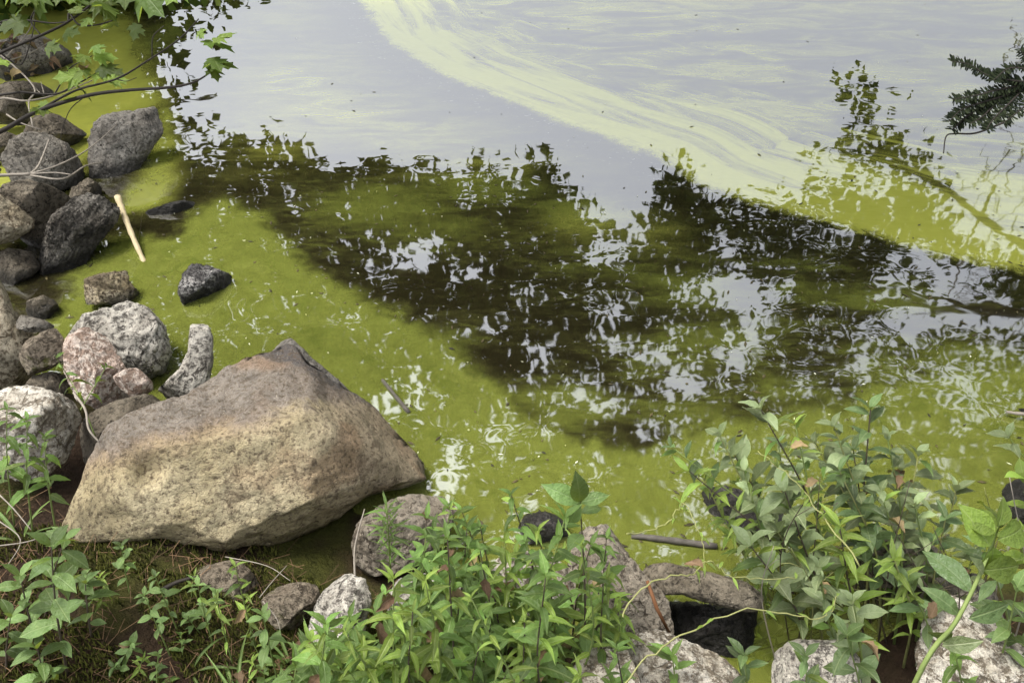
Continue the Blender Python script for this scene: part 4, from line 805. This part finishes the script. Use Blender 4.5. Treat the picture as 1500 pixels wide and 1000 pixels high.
# ------------------------------------------------------------------ trees whose canopy hangs over the lake and is mirrored in it
CAN = [(-300, -60), (360, -60), (352, 60), (372, 140), (385, 205), (405, 235), (425, 215), (450, 225), (480, 252), (540, 250), (600, 245), (650, 255), (688, 222), (712, 240), (735, 285), (765, 255), (785, 235), (812, 210), (808, 260), (840, 310), (880, 322), (925, 345),
       (962, 320), (972, 250), (1000, 238), (1010, 280), (1050, 300), (1110, 305), (1150, 300), (1178, 320), (1183, 230), (1215, 210), (1222, 110), (1245, 95), (1275, 100), (1290, 200), (1345, 205), (1372, 240), (1385, 300), (1400, 360), (1500, 375), (1800, 350), (1800, 1060), (450, 1060), (300, 820), (-300, 800)]
GAPS = [(600, 375, 46, 24), (690, 405, 30, 18), (640, 350, 30, 14), (545, 410, 24, 12), (770, 440, 22, 12), (880, 442, 28, 12), (890, 365, 40, 18), (1080, 420, 44, 30), (1100, 455, 40, 26), (1010, 430, 20, 16), (1340, 372, 36, 20), (1400, 450, 56, 34), (1320, 485, 40, 24), (1480, 470, 40, 40), (1235, 345, 20, 14), (1430, 400, 26, 26),
        (960, 520, 26, 18), (860, 580, 40, 10), (890, 500, 20, 20), (1180, 562, 22, 14), (1250, 550, 22, 18), (660, 670, 14, 34), (720, 620, 16, 22), (610, 560, 34, 12), (990, 560, 20, 20), (1420, 555, 34, 20), (1080, 520, 26, 26), (430, 300, 14, 24), (330, 130, 44, 60), (300, 90, 40, 40), (360, 180, 20, 30), (520, 285, 8, 16), (390, 280, 12, 16),
        (800, 640, 16, 14), (1060, 660, 20, 12), (770, 500, 16, 12), (700, 480, 18, 10), (960, 640, 14, 12), (1300, 430, 20, 10), (640, 720, 14, 20)]
CANn = np.array(CAN, float)
def thin(px, py):        # probability of keeping foliage here
    k = 1.0
    for gx, gy, a, b in GAPS: k *= 1 - math.exp(-((((px - gx) / a) ** 2 + ((py - gy) / b) ** 2) / 2.0) ** 2)
    nz = mn.fractal(Vector((px / 48, py / 30, 3.3)), 1.0, 2.0, 3)
    k *= 1.0 if nz > -.5 else .1
    if px < 420 and py < 260 and px > 225: k *= .32
    if px > 1175 and py < 300: k *= .22
    return k
rs = random.Random(99); clusters = {0: [], 1: []}
tries = 0
need = 8200
while need and tries < 120000:
    tries += 1
    px, py = rs.uniform(-200, 1700), rs.uniform(-50, 1040)
    if poly_sd(np.array([[px, py]]), CANn)[0] < 4 or rs.random() > thin(px, py): continue
    Yd = float(np.interp(py, [560, 760, 1040], [7.6, 6.4, 3.3])) + rs.gauss(0, .3)
    p = refl(px, py, Yd)
    if p.z < .12: p = refl(px, py, Yd + 1.0)
    if p.z < .12: continue
    clusters[0 if px + 90 * mn.noise(Vector((px / 90, py / 90, 0))) < 790 else 1].append((p, px, py)); need -= 1
tl = NT('canopy_leaves'); rn = tl.n('NewGeometry').outputs['Random Per Island']
tc = tl.mix(rn, (.03, .052, .012), (.085, .125, .024))
td = tl.n('BsdfDiffuse', {'Color': tc}); tt = tl.n('BsdfTranslucent', {'Color': tl.mix(.5, tc, (.14, .18, .02))})
tl.t.links.new(tl.n('MixShader', {0: .3, 1: td, 2: tt}).outputs[0], tl.out.inputs[0])
TREES = [('broadleaf_tree', 'leafy tree on the rocky bank with limbs hanging far over the scum', Vector((-7.6, 7.2, 0)), [(-4.5, 7.5, 3.2), (-2.2, 7.7, 3.0), (-.2, 7.6, 3.4)], [(-5, 7.6, 5.2), (-2.5, 7.8, 5.6), (0, 7.5, 5.4)], [(-5.6, 7.6, 1.9), (-4.2, 7.9, 1.3), (-3.2, 8.1, 1.1)]),
         ('broadleaf_tree', 'spreading tree with limbs leaning low across the lake towards the slick', Vector((8.2, 5.6, 0)), [(5.2, 7.3, 3.4), (3.2, 7.7, 3.1), (1.2, 7.6, 2.9)], [(5.4, 7.2, 5.6), (3.0, 7.7, 5.6), (.8, 7.6, 5.0)], [(6.2, 7.2, 2.6), (4.8, 7.7, 2.0), (3.6, 7.9, 1.4)], [(6.2, 6.2, 5.6), (3.8, 5.0, 5.4), (2.0, 4.2, 4.8), (.4, 3.9, 4.6)])]
for ti, (nm, lab, base, *limbs) in enumerate(TREES):
    base.z = tz(base.x, base.y) - .1; e = empty(nm, base); tag(e, lab, 'tree')
    lean = Vector((1.4 if ti == 0 else -1.4, .6, 0)); top = base + lean + Vector((0, 0, 8.5))
    tr = spline([base, base + Vector((lean.x * .15, .05, 2)), base + lean * .5 + Vector((0, 0, 4.5)), top], 5); stem_obj(e, base, tr, .26, .10, 'trunk', 'trunk', 12)
    nodes = []
    for lm, hgt_ in zip(limbs, (2.4, 4.4, 1.4, 4.8)):
        s0 = min(tr, key=lambda q: abs(q.z - base.z - hgt_)); sp = spline([s0] + [Vector(q) for q in lm], 8)
        stem_obj(e, base, sp, .07, .015, 'trunk', 'limb', 8); nodes += sp[4:]
    V, Fc = [], []; cs = clusters[ti]; LVt = []; LF = []
    for ci, (p, px, py) in enumerate(cs):
        if ci % 2 == 0:
            q = min(nodes, key=lambda s_: (s_ - p).length_squared); m_ = q.lerp(p, .5) + Vector((rs.uniform(-.1, .1), rs.uniform(-.1, .1), .08))
            sp = [q, m_, p]; r0 = min(.03, .007 + .012 * (p - q).length); tube(sp, [r0, r0 * .7, r0 * .4], V, Fc, 4); nodes += [m_, p]
    for (p, px, py) in cs:
        fine = px > 950
        for k in range(17):
            o = p + Vector((rs.gauss(0, .11), rs.gauss(0, .14), rs.gauss(0, .075)))
            if o.z < .06: continue
            d = Vector((rs.gauss(0, 1), rs.gauss(0, 1), rs.gauss(-.5, .7))).normalized(); L = rs.uniform(.08, .16) * (.9 if fine else 1.05)
            s_ = d.cross(Vector((rs.gauss(0, 1), rs.gauss(0, 1), rs.gauss(0, 1)))).normalized() * L * .33; n_ = d.cross(s_).normalized() * L * .06; o = o - base; b0 = len(LVt)
            LVt += [o, o + d * L * .45 + s_ + n_, o + d * L, o + d * L * .45 - s_ + n_]; LF += [(b0, b0 + 1, b0 + 2, b0 + 3)]
    tag(obj('twigs', mesh('twigs', V, Fc, SM['trunk']), e), kind='stuff')
    tag(obj('crown', npmesh('crown', [v[:] for v in LVt], LF, tl.m, False), e), kind='stuff')

# ------------------------------------------------------------------ small stuff: litter, moss, floating flecks
rs = random.Random(31); NV, NF = [], []
for i in range(4200):
    px, py = rs.uniform(-60, 2400), rs.uniform(700, 1080); p = at(px, py, .28); z = tz(p.x, p.y)
    if z < .05: continue
    p.z = z + rs.uniform(.002, .02); a = rs.uniform(0, 6.28); d = Vector((math.cos(a), math.sin(a), rs.uniform(-.15, .25))); L = rs.uniform(.03, .08); s_ = Vector((-d.y, d.x, 0)) * .0009; b0 = len(NV)
    NV += [p - s_, p + s_, p + d * L + s_, p + d * L - s_]; NF.append((b0, b0 + 1, b0 + 2, b0 + 3))
gm = NT('needle_litter'); gm.principled(gm.mix(gm.n('NewGeometry').outputs['Random Per Island'], (.03, .015, .008), (.17, .105, .055)), .8, None, .2)
tag(obj('needle_litter', npmesh('needle_litter', [v[:] for v in NV], NF, gm.m, False)), 'reddish brown pine needles and straw strewn over the soil', 'needles', kind='stuff')
NV, NF = [], []
for i in range(42000):
    px, py = rs.uniform(40, 2400) if i % 3 == 0 else rs.uniform(-60, 560), rs.uniform(740, 1080)
    if mn.fractal(Vector((px / 110, py / 80, 1.7)), 1, 2, 3) < -.25: continue
    p = at(px, py, .28); z = tz(p.x, p.y)
    if z < .06: continue
    p.z = z; a = rs.uniform(0, 6.28); d = Vector((math.cos(a) * .5, math.sin(a) * .5, 1)).normalized(); L = rs.uniform(.008, .024); s_ = Vector((math.sin(a), -math.cos(a), 0)) * .0026; b0 = len(NV)
    NV += [p - s_, p + s_, p + d * L]; NF.append((b0, b0 + 1, b0 + 2))
gm = NT('moss'); gm.principled(gm.mix(gm.n('NewGeometry').outputs['Random Per Island'], (.018, .023, .005), (.13, .135, .028)), .9, None, .15)
tag(obj('moss', npmesh('moss', [v[:] for v in NV], NF, gm.m, False)), 'dark olive moss cushions covering the ground below the boulder', 'moss', kind='stuff')
for nm, lab, cnt, c1, c2, smin, smax in (('floating_debris', 'dark plant flecks floating on the green scum and lake', 800, (.015, .014, .006), (.10, .08, .03), .003, .011), ('pale_flecks', 'pale bubbles and seed flecks floating on the water', 260, (.45, .48, .25), (.75, .76, .62), .002, .006)):
    NV, NF = [], []
    for i in range(cnt):
        px, py = rs.uniform(-20, 1520), rs.uniform(-20, 900) ** 1.0
        if py > 700 and rs.random() < .3: continue
        if py < 250 and rs.random() < .8: continue
        p = at(px, py, 0.003)
        if tz(p.x, p.y) > -.01: continue
        a = rs.uniform(0, 6.28); L = rs.uniform(smin, smax); d = Vector((math.cos(a), math.sin(a), 0)) * L * rs.uniform(1, 2.2); s_ = Vector((-math.sin(a), math.cos(a), 0)) * L * .6; b0 = len(NV)
        up = Vector((0, 0, .002)); NV += [p - d, p - s_, p + d, p + s_, p + up]; NF += [(b0, b0 + 1, b0 + 4), (b0 + 1, b0 + 2, b0 + 4), (b0 + 2, b0 + 3, b0 + 4), (b0 + 3, b0, b0 + 4)]
    gm = NT(nm); gm.principled(gm.mix(gm.n('NewGeometry').outputs['Random Per Island'], c1, c2), .6, None, .3)
    tag(obj(nm, npmesh(nm, [v[:] for v in NV], NF, gm.m, False)), lab, 'debris', kind='stuff')
